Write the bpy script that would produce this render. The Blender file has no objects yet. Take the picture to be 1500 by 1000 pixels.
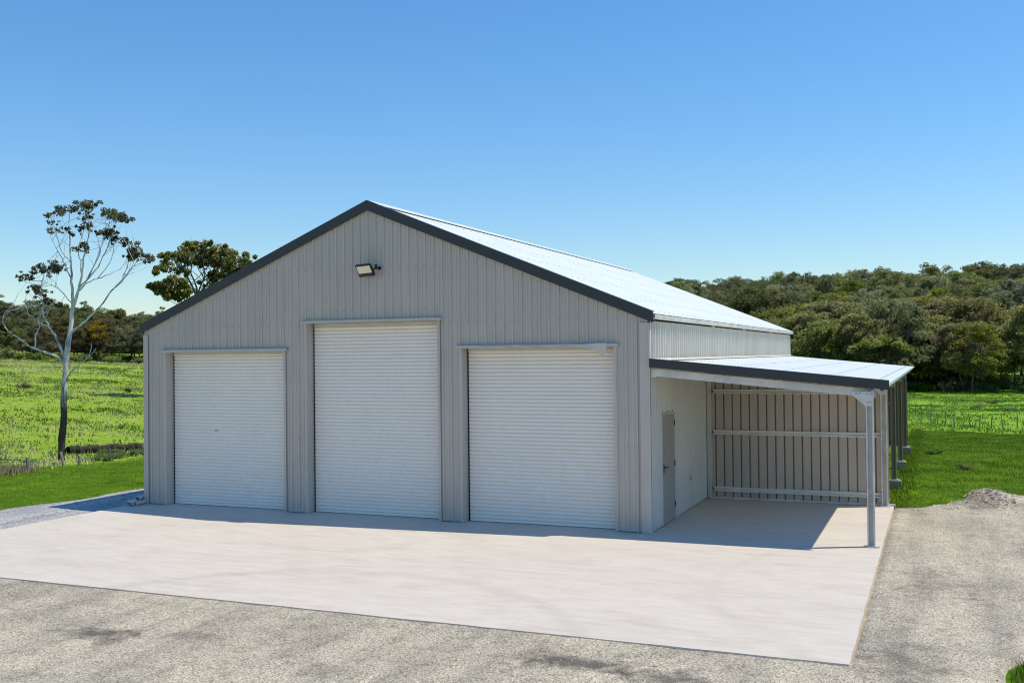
import bpy, math, random
import numpy as np
from mathutils import Vector, Matrix

random.seed(7)
rng = np.random.default_rng(7)
C = bpy.context.scene.collection
scene = bpy.context.scene
PI = math.pi

# ------------------------------------------------------------------ camera
cam_d = bpy.data.cameras.new('camera')
cam = bpy.data.objects.new('camera', cam_d)
C.objects.link(cam)
cam_d.sensor_width = 36.0
cam_d.sensor_fit = 'HORIZONTAL'
cam_d.lens = 35.66
cam_d.clip_start = 0.1
cam_d.clip_end = 3000
yaw, pitch, roll = 0.39721, 0.01344, -0.01073
fw = Vector((-math.sin(yaw) * math.cos(pitch), math.cos(yaw) * math.cos(pitch), math.sin(pitch)))
rt = Vector((math.cos(yaw), math.sin(yaw), 0))
up = rt.cross(fw)
r2 = math.cos(roll) * rt + math.sin(roll) * up
u2 = -math.sin(roll) * rt + math.cos(roll) * up
M4 = Matrix((r2, u2, -fw)).transposed().to_4x4()
M4.translation = Vector((4.907, -18.149, 3.291))
cam.matrix_world = M4
scene.camera = cam

# ------------------------------------------------------------------ world, sun, exposure
SUN = Vector((0.456, 0.22, 1.0)).normalized()          # towards the sun
elev = math.asin(SUN.z)
w = bpy.data.worlds.new('World')
scene.world = w
w.use_nodes = True
nt = w.node_tree
nt.nodes.clear()
sky = nt.nodes.new('ShaderNodeTexSky')
sky.sky_type = 'NISHITA'
sky.sun_disc = False
sky.sun_elevation = elev
sky.sun_rotation = math.atan2(SUN.x, SUN.y)
sky.altitude = 0
sky.air_density = 1.35
sky.dust_density = 0.0
sky.ozone_density = 10.0
bg = nt.nodes.new('ShaderNodeBackground')
bg.inputs['Strength'].default_value = 0.105
out = nt.nodes.new('ShaderNodeOutputWorld')
hs = nt.nodes.new('ShaderNodeHueSaturation')
hs.inputs['Saturation'].default_value = 1.13
nt.links.new(sky.outputs[0], hs.inputs['Color'])
nt.links.new(hs.outputs[0], bg.inputs[0])
nt.links.new(bg.outputs[0], out.inputs[0])
sun_d = bpy.data.lights.new('sun', 'SUN')
sun_d.energy = 2.9
sun_d.angle = math.radians(0.53)
sun_d.color = (1.0, 0.915, 0.77)
sun = bpy.data.objects.new('sun', sun_d)
C.objects.link(sun)
sun.rotation_euler = SUN.to_track_quat('Z', 'Y').to_euler()
sun.location = (20, 10, 40)
scene.view_settings.view_transform = 'Standard'
scene.view_settings.look = 'None'
scene.view_settings.exposure = 0.5
scene.view_settings.gamma = 1.0
scene.view_settings.use_curve_mapping = False
scene.cycles.use_denoising = True
scene.cycles.denoising_prefilter = 'ACCURATE'
scene.cycles.pixel_filter_type = 'BLACKMAN_HARRIS'
scene.cycles.filter_width = 1.1
scene.cycles.max_bounces = 8
scene.cycles.diffuse_bounces = 4
scene.cycles.transparent_max_bounces = 8

# ------------------------------------------------------------------ materials
def new_mat(name):
    m = bpy.data.materials.new(name)
    m.use_nodes = True
    t = m.node_tree
    p = t.nodes['Principled BSDF']
    return m, t, p

def N(t, typ, **kw):
    n = t.nodes.new(typ)
    for k, v in kw.items():
        if k in n.inputs:
            n.inputs[k].default_value = v
        else:
            setattr(n, k, v)
    return n

def ramp(t, fac, stops):
    n = t.nodes.new('ShaderNodeValToRGB')
    e = n.color_ramp.elements
    while len(e) < len(stops):
        e.new(0.5)
    for i, (p, c) in enumerate(stops):
        e[i].position = p
        e[i].color = (*c, 1) if len(c) == 3 else c
    t.links.new(fac, n.inputs[0])
    return n.outputs[0]

def mix(t, fac, a, b, mode='MIX'):
    n = t.nodes.new('ShaderNodeMix')
    n.data_type = 'RGBA'
    n.blend_type = mode
    for sock, v in ((n.inputs['Factor'], fac), (n.inputs[6], a), (n.inputs[7], b)):
        if isinstance(v, (int, float)):
            sock.default_value = v
        elif isinstance(v, tuple):
            sock.default_value = (*v, 1)
        else:
            t.links.new(v, sock)
    return n.outputs[2]

def math_n(t, op, a, b=None, c=None):
    n = t.nodes.new('ShaderNodeMath')
    n.operation = op
    for i, v in enumerate((a, b, c)):
        if v is None:
            continue
        if isinstance(v, (int, float)):
            n.inputs[i].default_value = v
        else:
            t.links.new(v, n.inputs[i])
    return n.outputs[0]

def pos(t, scale=(1, 1, 1), obj=False):
    if obj:
        src = t.nodes.new('ShaderNodeTexCoord').outputs['Object']
    else:
        src = t.nodes.new('ShaderNodeNewGeometry').outputs['Position']
    mp = t.nodes.new('ShaderNodeMapping')
    mp.inputs['Scale'].default_value = scale
    t.links.new(src, mp.inputs['Vector'])
    return mp.outputs[0]

def noise(t, vec, scale, detail=4, rough=0.55):
    n = N(t, 'ShaderNodeTexNoise', Scale=scale, Detail=detail, Roughness=rough)
    t.links.new(vec, n.inputs['Vector'])
    return n.outputs['Fac']

def bump(t, p, h, strength, dist):
    b = N(t, 'ShaderNodeBump', Strength=strength, Distance=dist)
    t.links.new(h, b.inputs['Height'])
    t.links.new(b.outputs[0], p.inputs['Normal'])

def metal_paint(name, col, rough=0.45, var=0.06, metallic=0.0, streak=0.06, bmp=0.05):
    m, t, p = new_mat(name)
    v = pos(t, (1, 1, 1))
    n1 = noise(t, v, 1.3, 5)
    n2 = noise(t, pos(t, (9, 9, 0.35)), 1.0, 3)
    oi = t.nodes.new('ShaderNodeObjectInfo').outputs['Random']
    c = mix(t, 1.0, tuple(col), ramp(t, n1, [(0.3, (1 - var,) * 3), (0.7, (1 + var * .3,) * 3)]), 'MULTIPLY')
    c = mix(t, 1.0, c, ramp(t, n2, [(0.35, (1 - streak,) * 3), (0.65, (1, 1, 1))]), 'MULTIPLY')
    c = mix(t, 1.0, c, ramp(t, oi, [(0, (0.965,) * 3), (1, (1.0,) * 3)]), 'MULTIPLY')
    t.links.new(c, p.inputs['Base Color'])
    p.inputs['Roughness'].default_value = rough
    p.inputs['Metallic'].default_value = metallic
    r = math_n(t, 'MULTIPLY_ADD', n1, 0.2, rough - 0.1)
    t.links.new(r, p.inputs['Roughness'])
    if bmp:
        bump(t, p, noise(t, v, 1.6, 1), bmp, 0.01)
    return m

M = {}
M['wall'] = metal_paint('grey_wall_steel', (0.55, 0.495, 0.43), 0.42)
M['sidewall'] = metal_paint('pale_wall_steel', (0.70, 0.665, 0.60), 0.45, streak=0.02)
M['roof'] = metal_paint('pale_roof_steel', (0.76, 0.80, 0.765), 0.4, 0.04)
M['door'] = metal_paint('white_door_steel', (0.90, 0.83, 0.745), 0.4, 0.02, streak=0.015, bmp=0.0)
M['trim'] = metal_paint('grey_trim_steel', (0.56, 0.505, 0.44), 0.4)
M['charcoal'] = metal_paint('charcoal_trim_steel', (0.032, 0.035, 0.042), 0.42, 0.15)
M['leaf_door'] = metal_paint('grey_door_paint', (0.36, 0.335, 0.305), 0.4)
M['black'] = metal_paint('black_plastic', (0.012, 0.012, 0.013), 0.4)
M['screw'] = metal_paint('screw_steel', (0.38, 0.38, 0.37), 0.5)
M['pipe'] = metal_paint('white_pipe_plastic', (0.62, 0.62, 0.60), 0.35)
M['wrap'] = metal_paint('pale_wrap_plastic', (0.62, 0.58, 0.52), 0.5)

def galv(name='galvanised_steel', lo=(0.50, 0.47, 0.43), hi=(0.72, 0.68, 0.63)):
    m, t, p = new_mat(name)
    v = pos(t, (1, 1, 1), True)
    vo = N(t, 'ShaderNodeTexVoronoi', Scale=45.0)
    t.links.new(v, vo.inputs['Vector'])
    n = noise(t, v, 3, 6)
    c = ramp(t, n, [(0.3, lo), (0.7, hi)])
    c = mix(t, 0.18, c, vo.outputs['Color'], 'SOFT_LIGHT')
    t.links.new(c, p.inputs['Base Color'])
    p.inputs['Metallic'].default_value = 0.0
    p.inputs['Roughness'].default_value = 0.5
    return m
M['galv'] = galv()
M['galv_new'] = galv('new_galvanised_steel', (0.74, 0.70, 0.64), (0.88, 0.84, 0.78))
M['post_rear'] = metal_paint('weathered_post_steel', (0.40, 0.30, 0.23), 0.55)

def lens_mat():
    m, t, p = new_mat('cream_lamp_lens')
    v = pos(t, (1, 1, 1), True)
    c = ramp(t, noise(t, v, 30, 2), [(0.3, (0.80, 0.70, 0.55)), (0.7, (0.86, 0.77, 0.62))])
    t.links.new(c, p.inputs['Base Color'])
    p.inputs['Roughness'].default_value = 0.25
    return m
M['lens'] = lens_mat()

def concrete(name, light, dark, pinkish, stains=True, arcs=()):
    m, t, p = new_mat(name)
    n1 = noise(t, pos(t, (0.35, 0.8, 1)), 1.0, 6, 0.6)
    n2 = noise(t, pos(t, (1.2, 5.5, 1)), 1.4, 5, 0.6)
    n3 = noise(t, pos(t, (1, 1, 1)), 60, 3)
    c = ramp(t, n1, [(0.3, dark), (0.52, light), (0.75, pinkish)])
    c = mix(t, 1.0, c, ramp(t, n2, [(0.3, (0.90, 0.885, 0.88)), (0.62, (1, 1, 1)), (0.8, (1.06, 1.06, 1.07))]), 'MULTIPLY')
    c = mix(t, 1.0, c, ramp(t, n3, [(0.3, (0.93,) * 3), (0.6, (1, 1, 1))]), 'MULTIPLY')
    if stains:
        n4 = noise(t, pos(t, (1, 2.2, 1)), 0.9, 8, 0.68)
        c = mix(t, 1.0, c, ramp(t, n4, [(0.5, (1, 1, 1)), (0.72, (0.89, 0.855, 0.835))]), 'MULTIPLY')
        vo = N(t, 'ShaderNodeTexVoronoi', Scale=2.3)
        t.links.new(pos(t), vo.inputs['Vector'])
        c = mix(t, 1.0, c, ramp(t, vo.outputs['Distance'], [(0.012, (0.5, 0.48, 0.46)), (0.03, (1, 1, 1))]), 'MULTIPLY')
    gp = t.nodes.new('ShaderNodeNewGeometry').outputs['Position']
    for (cx, cy, R, wd, am) in arcs:                    # faint tyre scuffs
        d = t.nodes.new('ShaderNodeVectorMath'); d.operation = 'DISTANCE'
        flat = t.nodes.new('ShaderNodeVectorMath'); flat.operation = 'MULTIPLY'
        flat.inputs[1].default_value = (1, 1, 0)
        t.links.new(gp, flat.inputs[0])
        t.links.new(flat.outputs[0], d.inputs[0])
        d.inputs[1].default_value = (cx, cy, 0)
        e = math_n(t, 'ABSOLUTE', math_n(t, 'SUBTRACT', d.outputs['Value'], R))
        k = ramp(t, math_n(t, 'MULTIPLY', e, 1.0 / wd), [(0.2, (1, 1, 1)), (1.0, (0, 0, 0))])
        k = math_n(t, 'MULTIPLY', k, math_n(t, 'MULTIPLY', n1, am))
        c = mix(t, k, c, (0.30, 0.27, 0.255))
    t.links.new(c, p.inputs['Base Color'])
    p.inputs['Roughness'].default_value = 0.75
    bump(t, p, mix(t, 0.5, n2, n3), 0.15, 0.01)
    return m
M['slab'] = concrete('pale_concrete', (0.665, 0.60, 0.505), (0.625, 0.56, 0.465), (0.68, 0.605, 0.505),
                     arcs=((-2.6, -8.6, 3.95, 0.22, 0.3), (-1.2, -9.2, 5.35, 0.2, 0.18), (6.8, -3.2, 4.9, 0.16, 0.15), (-9.5, 0.8, 6.6, 0.25, 0.1)))
M['footing'] = concrete('grey_concrete', (0.36, 0.32, 0.275), (0.29, 0.25, 0.21), (0.38, 0.335, 0.285), False)

def gravel_mat(name, cols, patches=(), scale=62.0):
    m, t, p = new_mat(name)
    v = pos(t)
    vo = N(t, 'ShaderNodeTexVoronoi', Scale=scale)
    t.links.new(v, vo.inputs['Vector'])
    vo2 = N(t, 'ShaderNodeTexVoronoi', Scale=scale * 0.37)
    t.links.new(v, vo2.inputs['Vector'])
    big = noise(t, v, 0.55, 6, 0.6)
    mid = noise(t, v, 3.5, 6, 0.65)
    sep = t.nodes.new('ShaderNodeSeparateColor')
    t.links.new(vo.outputs['Color'], sep.inputs[0])
    c = ramp(t, sep.outputs[0], [(0.0, cols[0]), (0.35, cols[1]), (0.75, cols[2]), (1.0, cols[3])])
    c = mix(t, 1.0, c, ramp(t, big, [(0.32, (0.82, 0.81, 0.81)), (0.5, (1.05, 1.04, 1.0)), (0.7, (1.2, 1.17, 1.1))]), 'MULTIPLY')
    trk = noise(t, pos(t, (1.7, 0.22, 1)), 1.0, 5, 0.6)
    c = mix(t, 1.0, c, ramp(t, trk, [(0.36, (0.80, 0.80, 0.80)), (0.5, (1.05, 1.05, 1.03)), (0.7, (1.2, 1.2, 1.16))]), 'MULTIPLY')
    c = mix(t, 1.0, c, ramp(t, mid, [(0.3, (0.75, 0.74, 0.74)), (0.5, (1.05, 1.05, 1.05))]), 'MULTIPLY')
    gp = t.nodes.new('ShaderNodeNewGeometry').outputs['Position']
    for (cx, cy, rx, ry, am) in patches:                # damp, oily patches in the gravel
        s = t.nodes.new('ShaderNodeVectorMath'); s.operation = 'SUBTRACT'
        t.links.new(gp, s.inputs[0]); s.inputs[1].default_value = (cx, cy, 0)
        q = t.nodes.new('ShaderNodeVectorMath'); q.operation = 'MULTIPLY'
        t.links.new(s.outputs[0], q.inputs[0]); q.inputs[1].default_value = (1 / rx, 1 / ry, 0)
        l = t.nodes.new('ShaderNodeVectorMath'); l.operation = 'LENGTH'
        t.links.new(q.outputs[0], l.inputs[0])
        f = math_n(t, 'ADD', l.outputs['Value'], math_n(t, 'MULTIPLY_ADD', mid, 2.4, -1.2))
        k = ramp(t, f, [(0.25, (am,) * 3), (1.0, (0, 0, 0))])
        c = mix(t, k, c, (0.055, 0.046, 0.036))
    t.links.new(c, p.inputs['Base Color'])
    p.inputs['Roughness'].default_value = 0.9
    h = math_n(t, 'ADD', vo.outputs['Distance'], math_n(t, 'MULTIPLY', vo2.outputs['Distance'], 1.5))
    bump(t, p, h, 0.4, 0.025)
    return m
PATCH = ((-4.55, -8.7, 0.75, 0.32, 0.8), (-3.2, -8.4, 0.5, 0.22, 0.45), (1.25, -7.75, 0.95, 0.4, 0.8), (2.2, -7.9, 0.6, 0.3, 0.7), (4.5, -6.6, 0.6, 0.8, 0.45),
         (4.8, -2.5, 0.5, 1.5, 0.35), (-1.2, -9.0, 0.6, 0.3, 0.3), (5.7, 5.2, 0.7, 0.5, 0.35))
M['gravel'] = gravel_mat('beige_gravel', ((0.17, 0.15, 0.115), (0.37, 0.328, 0.252), (0.45, 0.40, 0.312), (0.60, 0.54, 0.445)), PATCH)
M['bluestone'] = gravel_mat('blue_grey_gravel', ((0.17, 0.17, 0.18), (0.36, 0.355, 0.36), (0.46, 0.455, 0.46), (0.6, 0.6, 0.6)))

def stone_mat():
    m, t, p = new_mat('loose_stone')
    a = N(t, 'ShaderNodeAttribute', attribute_name='Col')
    n = noise(t, pos(t), 90, 3)
    c = mix(t, 1.0, a.outputs['Color'], ramp(t, n, [(0.3, (0.8,) * 3), (0.7, (1.05,) * 3)]), 'MULTIPLY')
    t.links.new(c, p.inputs['Base Color'])
    p.inputs['Roughness'].default_value = 0.85
    return m
M['stone'] = stone_mat()

def blade_mat():
    m, t, p = new_mat('grass_blade')
    a = N(t, 'ShaderNodeAttribute', attribute_name='Col')
    p.inputs['Roughness'].default_value = 0.6
    p.inputs['Specular IOR Level'].default_value = 0.08
    t.links.new(a.outputs['Color'], p.inputs['Base Color'])
    tr = t.nodes.new('ShaderNodeBsdfTranslucent')
    t.links.new(a.outputs['Color'], tr.inputs['Color'])
    gn = t.nodes.new('ShaderNodeNewGeometry')
    vm = t.nodes.new('ShaderNodeVectorMath'); vm.operation = 'MULTIPLY_ADD'
    vm.inputs[1].default_value = (0.5, 0.5, 0.5); vm.inputs[2].default_value = (0, 0, 0.8)
    t.links.new(gn.outputs['Normal'], vm.inputs[0])
    vn = t.nodes.new('ShaderNodeVectorMath'); vn.operation = 'NORMALIZE'
    t.links.new(vm.outputs[0], vn.inputs[0]); t.links.new(vn.outputs[0], p.inputs['Normal'])
    ms = t.nodes.new('ShaderNodeMixShader'); ms.inputs[0].default_value = 0.3
    t.links.new(p.outputs[0], ms.inputs[1]); t.links.new(tr.outputs[0], ms.inputs[2])
    t.links.new(ms.outputs[0], t.nodes['Material Output'].inputs['Surface'])
    return m
M['blade'] = blade_mat()

def leaf_mat(name, dark, mid, light, hue=0.03):
    m, t, p = new_mat(name)
    a = N(t, 'ShaderNodeAttribute', attribute_name='tint')
    c = ramp(t, a.outputs['Fac'], [(0.0, dark), (0.5, mid), (1.0, light)])
    oi = t.nodes.new('ShaderNodeObjectInfo').outputs['Random']
    hs = t.nodes.new('ShaderNodeHueSaturation')
    t.links.new(c, hs.inputs['Color'])
    t.links.new(math_n(t, 'MULTIPLY_ADD', oi, hue * 2, 0.5 - hue * 0.6), hs.inputs['Hue'])
    t.links.new(math_n(t, 'MULTIPLY_ADD', math_n(t, 'FRACT', math_n(t, 'MULTIPLY', oi, 7.31)), 0.5, 0.68), hs.inputs['Saturation'])
    t.links.new(math_n(t, 'MULTIPLY_ADD', math_n(t, 'FRACT', math_n(t, 'MULTIPLY', oi, 13.7)), 0.6, 0.68), hs.inputs['Value'])
    t.links.new(hs.outputs[0], p.inputs['Base Color'])
    p.inputs['Roughness'].default_value = 0.5
    p.inputs['Specular IOR Level'].default_value = 0.2
    gn = t.nodes.new('ShaderNodeNewGeometry')
    vm = t.nodes.new('ShaderNodeVectorMath'); vm.operation = 'MULTIPLY_ADD'
    vm.inputs[1].default_value = (0.7, 0.7, 0.7); vm.inputs[2].default_value = (0, 0, 1.0)
    t.links.new(gn.outputs['Normal'], vm.inputs[0])
    vn = t.nodes.new('ShaderNodeVectorMath'); vn.operation = 'NORMALIZE'
    t.links.new(vm.outputs[0], vn.inputs[0]); t.links.new(vn.outputs[0], p.inputs['Normal'])
    tr = t.nodes.new('ShaderNodeBsdfTranslucent')
    t.links.new(hs.outputs[0], tr.inputs['Color'])
    ms = t.nodes.new('ShaderNodeMixShader'); ms.inputs[0].default_value = 0.5
    t.links.new(p.outputs[0], ms.inputs[1]); t.links.new(tr.outputs[0], ms.inputs[2])
    t.links.new(ms.outputs[0], t.nodes['Material Output'].inputs['Surface'])
    return m
M['leaf_olive'] = leaf_mat('olive_foliage', (0.16, 0.165, 0.04), (0.32, 0.31, 0.085), (0.47, 0.45, 0.16))
M['leaf_green'] = leaf_mat('green_foliage', (0.12, 0.145, 0.03), (0.25, 0.285, 0.065), (0.38, 0.40, 0.125))
M['leaf_dark'] = leaf_mat('dark_foliage', (0.10, 0.11, 0.04), (0.20, 0.21, 0.075), (0.31, 0.31, 0.125))
M['leaf_grey'] = leaf_mat('grey_green_foliage', (0.13, 0.145, 0.05), (0.25, 0.265, 0.095), (0.37, 0.37, 0.15))
M['leaf_brown'] = leaf_mat('brown_green_foliage', (0.075, 0.07, 0.024), (0.145, 0.135, 0.046), (0.23, 0.21, 0.08), 0.01)
M['leaf_gum'] = leaf_mat('gum_foliage', (0.065, 0.075, 0.025), (0.14, 0.15, 0.05), (0.25, 0.25, 0.09), 0.01)
M['leaf_gold'] = leaf_mat('golden_blossom', (0.16, 0.12, 0.02), (0.34, 0.22, 0.02), (0.5, 0.34, 0.03), 0.005)
M['leaf_weed'] = leaf_mat('weed_foliage', (0.08, 0.13, 0.012), (0.16, 0.26, 0.03), (0.27, 0.38, 0.06))

def bark_mat(name, pale, dark, char_h=0.0):
    m, t, p = new_mat(name)
    v = pos(t, (5, 5, 1.2), True)
    n = noise(t, v, 1.5, 7, 0.65)
    c = ramp(t, n, [(0.36, dark), (0.5, pale), (0.7, tuple(min(1, x * 1.15) for x in pale))])
    if char_h:
        tc = t.nodes.new('ShaderNodeTexCoord')
        sx = t.nodes.new('ShaderNodeSeparateXYZ')
        t.links.new(tc.outputs['Object'], sx.inputs[0])
        n2 = noise(t, pos(t, (4, 4, 0.8), True), 1.3, 6, 0.7)
        h = math_n(t, 'ADD', sx.outputs['Z'], math_n(t, 'MULTIPLY_ADD', n2, 8.0, -4.0))
        k = ramp(t, math_n(t, 'DIVIDE', h, char_h), [(0.55, (1, 1, 1)), (1.0, (0, 0, 0))])
        c = mix(t, k, c, ramp(t, n, [(0.3, (0.018, 0.014, 0.011)), (0.7, (0.075, 0.056, 0.042))]))
    t.links.new(c, p.inputs['Base Color'])
    p.inputs['Roughness'].default_value = 0.85
    bump(t, p, n, 0.5, 0.03)
    return m
M['bark_white'] = bark_mat('white_gum_bark', (0.60, 0.585, 0.55), (0.22, 0.19, 0.165), 3.2)
M['bark_grey'] = bark_mat('grey_gum_bark', (0.16, 0.145, 0.125), (0.07, 0.06, 0.05))
M['bark_dark'] = bark_mat('dark_rough_bark', (0.10, 0.085, 0.07), (0.045, 0.037, 0.03))
M['fence_wood'] = bark_mat('weathered_fence_timber', (0.25, 0.22, 0.18), (0.09, 0.075, 0.06))

def ground_mat():
    m, t, p = new_mat('pasture_grass')
    v = pos(t)
    z = N(t, 'ShaderNodeAttribute', attribute_name='zone')
    s = N(t, 'ShaderNodeAttribute', attribute_name='straw')
    n1 = noise(t, v, 0.35, 7, 0.62)
    n2 = noise(t, pos(t, (1, 1, 1)), 2.6, 7, 0.7)
    n3 = noise(t, v, 16, 4, 0.6)
    mown = ramp(t, n2, [(0.28, (0.05, 0.115, 0.003)), (0.5, (0.095, 0.20, 0.004)), (0.72, (0.18, 0.29, 0.010))])
    mown = mix(t, 1.0, mown, ramp(t, n1, [(0.3, (0.62, 0.66, 0.7)), (0.5, (0.95, 0.95, 0.95)), (0.7, (1.3, 1.12, 1.0))]), 'MULTIPLY')
    rich = ramp(t, n2, [(0.28, (0.09, 0.20, 0.006)), (0.48, (0.19, 0.37, 0.018)), (0.72, (0.35, 0.48, 0.07))])
    straw = ramp(t, n2, [(0.28, (0.16, 0.22, 0.02)), (0.5, (0.34, 0.38, 0.05)), (0.72, (0.52, 0.51, 0.13))])
    f = mix(t, math_n(t, 'MULTIPLY', s.outputs['Fac'], ramp(t, n1, [(0.33, (0.25,) * 3), (0.58, (1, 1, 1))])), rich, straw)
    c = mix(t, z.outputs['Fac'], mown, f)
    c = mix(t, 1.0, c, ramp(t, n3, [(0.3, (0.72,) * 3), (0.6, (1.05,) * 3)]), 'MULTIPLY')
    t.links.new(c, p.inputs['Base Color'])
    p.inputs['Roughness'].default_value = 0.95
    p.inputs['Specular IOR Level'].default_value = 0.1
    bump(t, p, math_n(t, 'ADD', n3, math_n(t, 'MULTIPLY', n2, 2.0)), 0.35, 0.08)
    return m
M['ground'] = ground_mat()

def soil_mat():
    m, t, p = new_mat('dark_soil')
    n = noise(t, pos(t), 7, 6, 0.65)
    c = ramp(t, n, [(0.3, (0.03, 0.026, 0.018)), (0.7, (0.085, 0.075, 0.045))])
    t.links.new(c, p.inputs['Base Color'])
    p.inputs['Roughness'].default_value = 0.95
    bump(t, p, n, 0.8, 0.06)
    return m
M['soil'] = soil_mat()

# ------------------------------------------------------------------ mesh helpers
class MB:
    """Collects boxes, tubes and loose polygons; build() links them as ONE mesh object."""
    def __init__(self):
        self.v, self.f = [], []
    def poly(self, pts, faces):
        b = len(self.v)
        self.v += [tuple(p) for p in pts]
        self.f += [tuple(b + i for i in f) for f in faces]
        return self
    def box(self, x0, x1, y0, y1, z0, z1):
        return self.poly([(x0, y0, z0), (x1, y0, z0), (x1, y1, z0), (x0, y1, z0), (x0, y0, z1), (x1, y0, z1), (x1, y1, z1), (x0, y1, z1)],
                         [(0, 3, 2, 1), (4, 5, 6, 7), (0, 1, 5, 4), (1, 2, 6, 5), (2, 3, 7, 6), (3, 0, 4, 7)])
    def prism(self, prof, a, b, fr):
        """closed profile (2-D) swept from a to b; fr(p, q, s) -> world point"""
        n = len(prof)
        pts = [fr(p, q, a) for p, q in prof] + [fr(p, q, b) for p, q in prof]
        fs = [(i, (i + 1) % n, n + (i + 1) % n, n + i) for i in range(n)]
        fs += [tuple(range(n - 1, -1, -1)), tuple(range(n, 2 * n))]
        return self.poly(pts, fs)
    def tube(self, pts, radii, sides=6, cap=True):
        pts = [Vector(p) for p in pts]
        b = len(self.v)
        n = len(pts)
        for i, p in enumerate(pts):
            d = (pts[min(i + 1, n - 1)] - pts[max(i - 1, 0)]).normalized()
            ref = Vector((1, 0, 0)) if abs(d.x) < 0.8 else Vector((0, 1, 0))
            a = d.cross(ref).normalized()
            c = d.cross(a)
            for k in range(sides):
                th = 2 * PI * k / sides
                self.v.append(tuple(p + (a * math.cos(th) + c * math.sin(th)) * radii[i]))
        for i in range(n - 1):
            for k in range(sides):
                k2 = (k + 1) % sides
                self.f.append((b + i * sides + k, b + i * sides + k2, b + (i + 1) * sides + k2, b + (i + 1) * sides + k))
        if cap:
            self.f.append(tuple(b + k for k in range(sides - 1, -1, -1)))
            self.f.append(tuple(b + (n - 1) * sides + k for k in range(sides)))
        return self
    def mesh(self, name, mat, smooth=False):
        me = bpy.data.meshes.new(name)
        me.from_pydata(self.v, [], self.f)
        me.materials.append(mat)
        if smooth:
            me.shade_smooth()
        me.update()
        return me
    def build(self, name, mat, parent=None, smooth=False, bevel=0.0, loc=None):
        o = bpy.data.objects.new(name, self.mesh(name, mat, smooth))
        C.objects.link(o)
        if parent is not None:
            o.parent = parent
        if loc is not None:
            o.location = loc
        if bevel:
            md = o.modifiers.new('bevel', 'BEVEL')
            md.width = bevel
            md.segments = 2
            md.limit_method = 'ANGLE'
        return o

def np_mesh(name, V, F, mat, attrs=None, smooth=False):
    """V (n,3), F (m,k) arrays; attrs {name: (type, array)} on points"""
    me = bpy.data.meshes.new(name)
    V = np.asarray(V, np.float32); F = np.asarray(F, np.int32)
    me.vertices.add(len(V)); me.vertices.foreach_set('co', V.ravel())
    k = F.shape[1]
    me.loops.add(F.size); me.loops.foreach_set('vertex_index', F.ravel())
    me.polygons.add(len(F))
    me.polygons.foreach_set('loop_start', np.arange(0, F.size, k, dtype=np.int32))
    me.polygons.foreach_set('loop_total', np.full(len(F), k, np.int32))
    if smooth:
        me.polygons.foreach_set('use_smooth', np.ones(len(F), bool))
    for an, (ty, arr) in (attrs or {}).items():
        a = me.attributes.new(an, ty, 'POINT')
        a.data.foreach_set('color' if ty == 'FLOAT_COLOR' else 'value', np.asarray(arr, np.float32).ravel())
    me.materials.append(mat)
    me.update(calc_edges=True)
    return me

def link(name, me, parent=None, loc=None):
    o = bpy.data.objects.new(name, me)
    C.objects.link(o)
    if parent is not None:
        o.parent = parent
    if loc is not None:
        o.location = loc
    return o

def tag(o, label=None, cat=None, group=None, kind=None):
    if label: o['label'] = label
    if cat: o['category'] = cat
    if group: o['group'] = group
    if kind: o['kind'] = kind
    return o

def empty(name, loc=(0, 0, 0), rz=0.0):
    o = bpy.data.objects.new(name, None)
    o.empty_display_size = 0.2
    C.objects.link(o)
    o.location = loc
    o.rotation_euler = (0, 0, rz)
    return o

def copy_tree(o, parent=None):
    c = o.copy()
    C.objects.link(c)
    if parent is not None:
        c.parent = parent
    for ch in list(o.children):
        copy_tree(ch, c)
    return c

def sm(t):
    t = np.clip(t, 0, 1)
    return t * t * (3 - 2 * t)

# value noise for terrain and scatter
_G = rng.random((64, 64))
def vnoise(x, y):
    x = np.asarray(x, float); y = np.asarray(y, float)
    xi = np.floor(x).astype(int); yi = np.floor(y).astype(int)
    fx = sm(x - xi); fy = sm(y - yi)
    g = lambda a, b: _G[a % 64, b % 64]
    return (g(xi, yi) * (1 - fx) + g(xi + 1, yi) * fx) * (1 - fy) + (g(xi, yi + 1) * (1 - fx) + g(xi + 1, yi + 1) * fx) * fy
def fbm(x, y, o=4):
    s = 0; a = 0.5
    for i in range(o):
        s = s + a * vnoise(x * 2 ** i + 17 * i, y * 2 ** i + 5 * i); a *= 0.5
    return s

# ------------------------------------------------------------------ terrain
def tz(x, y):
    x = np.asarray(x, float); y = np.asarray(y, float)
    base = -0.12
    # left pasture climbs away from the shed
    d = np.maximum(-x - 24, 0)
    left = 4.7 * np.clip(d / 85, 0, 1) ** 1.12 + np.maximum(d - 85, 0) * 0.05
    left = left + 0.5 * (fbm(x / 14, y / 14) - 0.47) * sm((d - 4) / 25)
    # right paddock falls away, then the wooded hill
    fall = -0.10 * sm((y - 4.6) / 2.5) - 1.55 * sm((y - 8) / 110)
    hill = 17.5 * sm((y - 118) / 230) ** 0.85 * (1.0 + np.clip((x - 6) / 250, -0.04, 0.35)) + 1.6 * (fbm(x / 38 + 3, y / 38) - 0.45) * sm((y - 140) / 60)
    right = fall + hill + 0.35 * (fbm(x / 9 + 9, y / 9) - 0.47) * sm((y - 26) / 20) + 0.05 * (fbm(x / 1.6, y / 1.6) - 0.47) * sm((y - 6) / 3)
    wl = sm((-x - 0.55 * (y + 18) - 2) / 10)
    return base + left * wl + right * (1 - wl)

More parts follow.
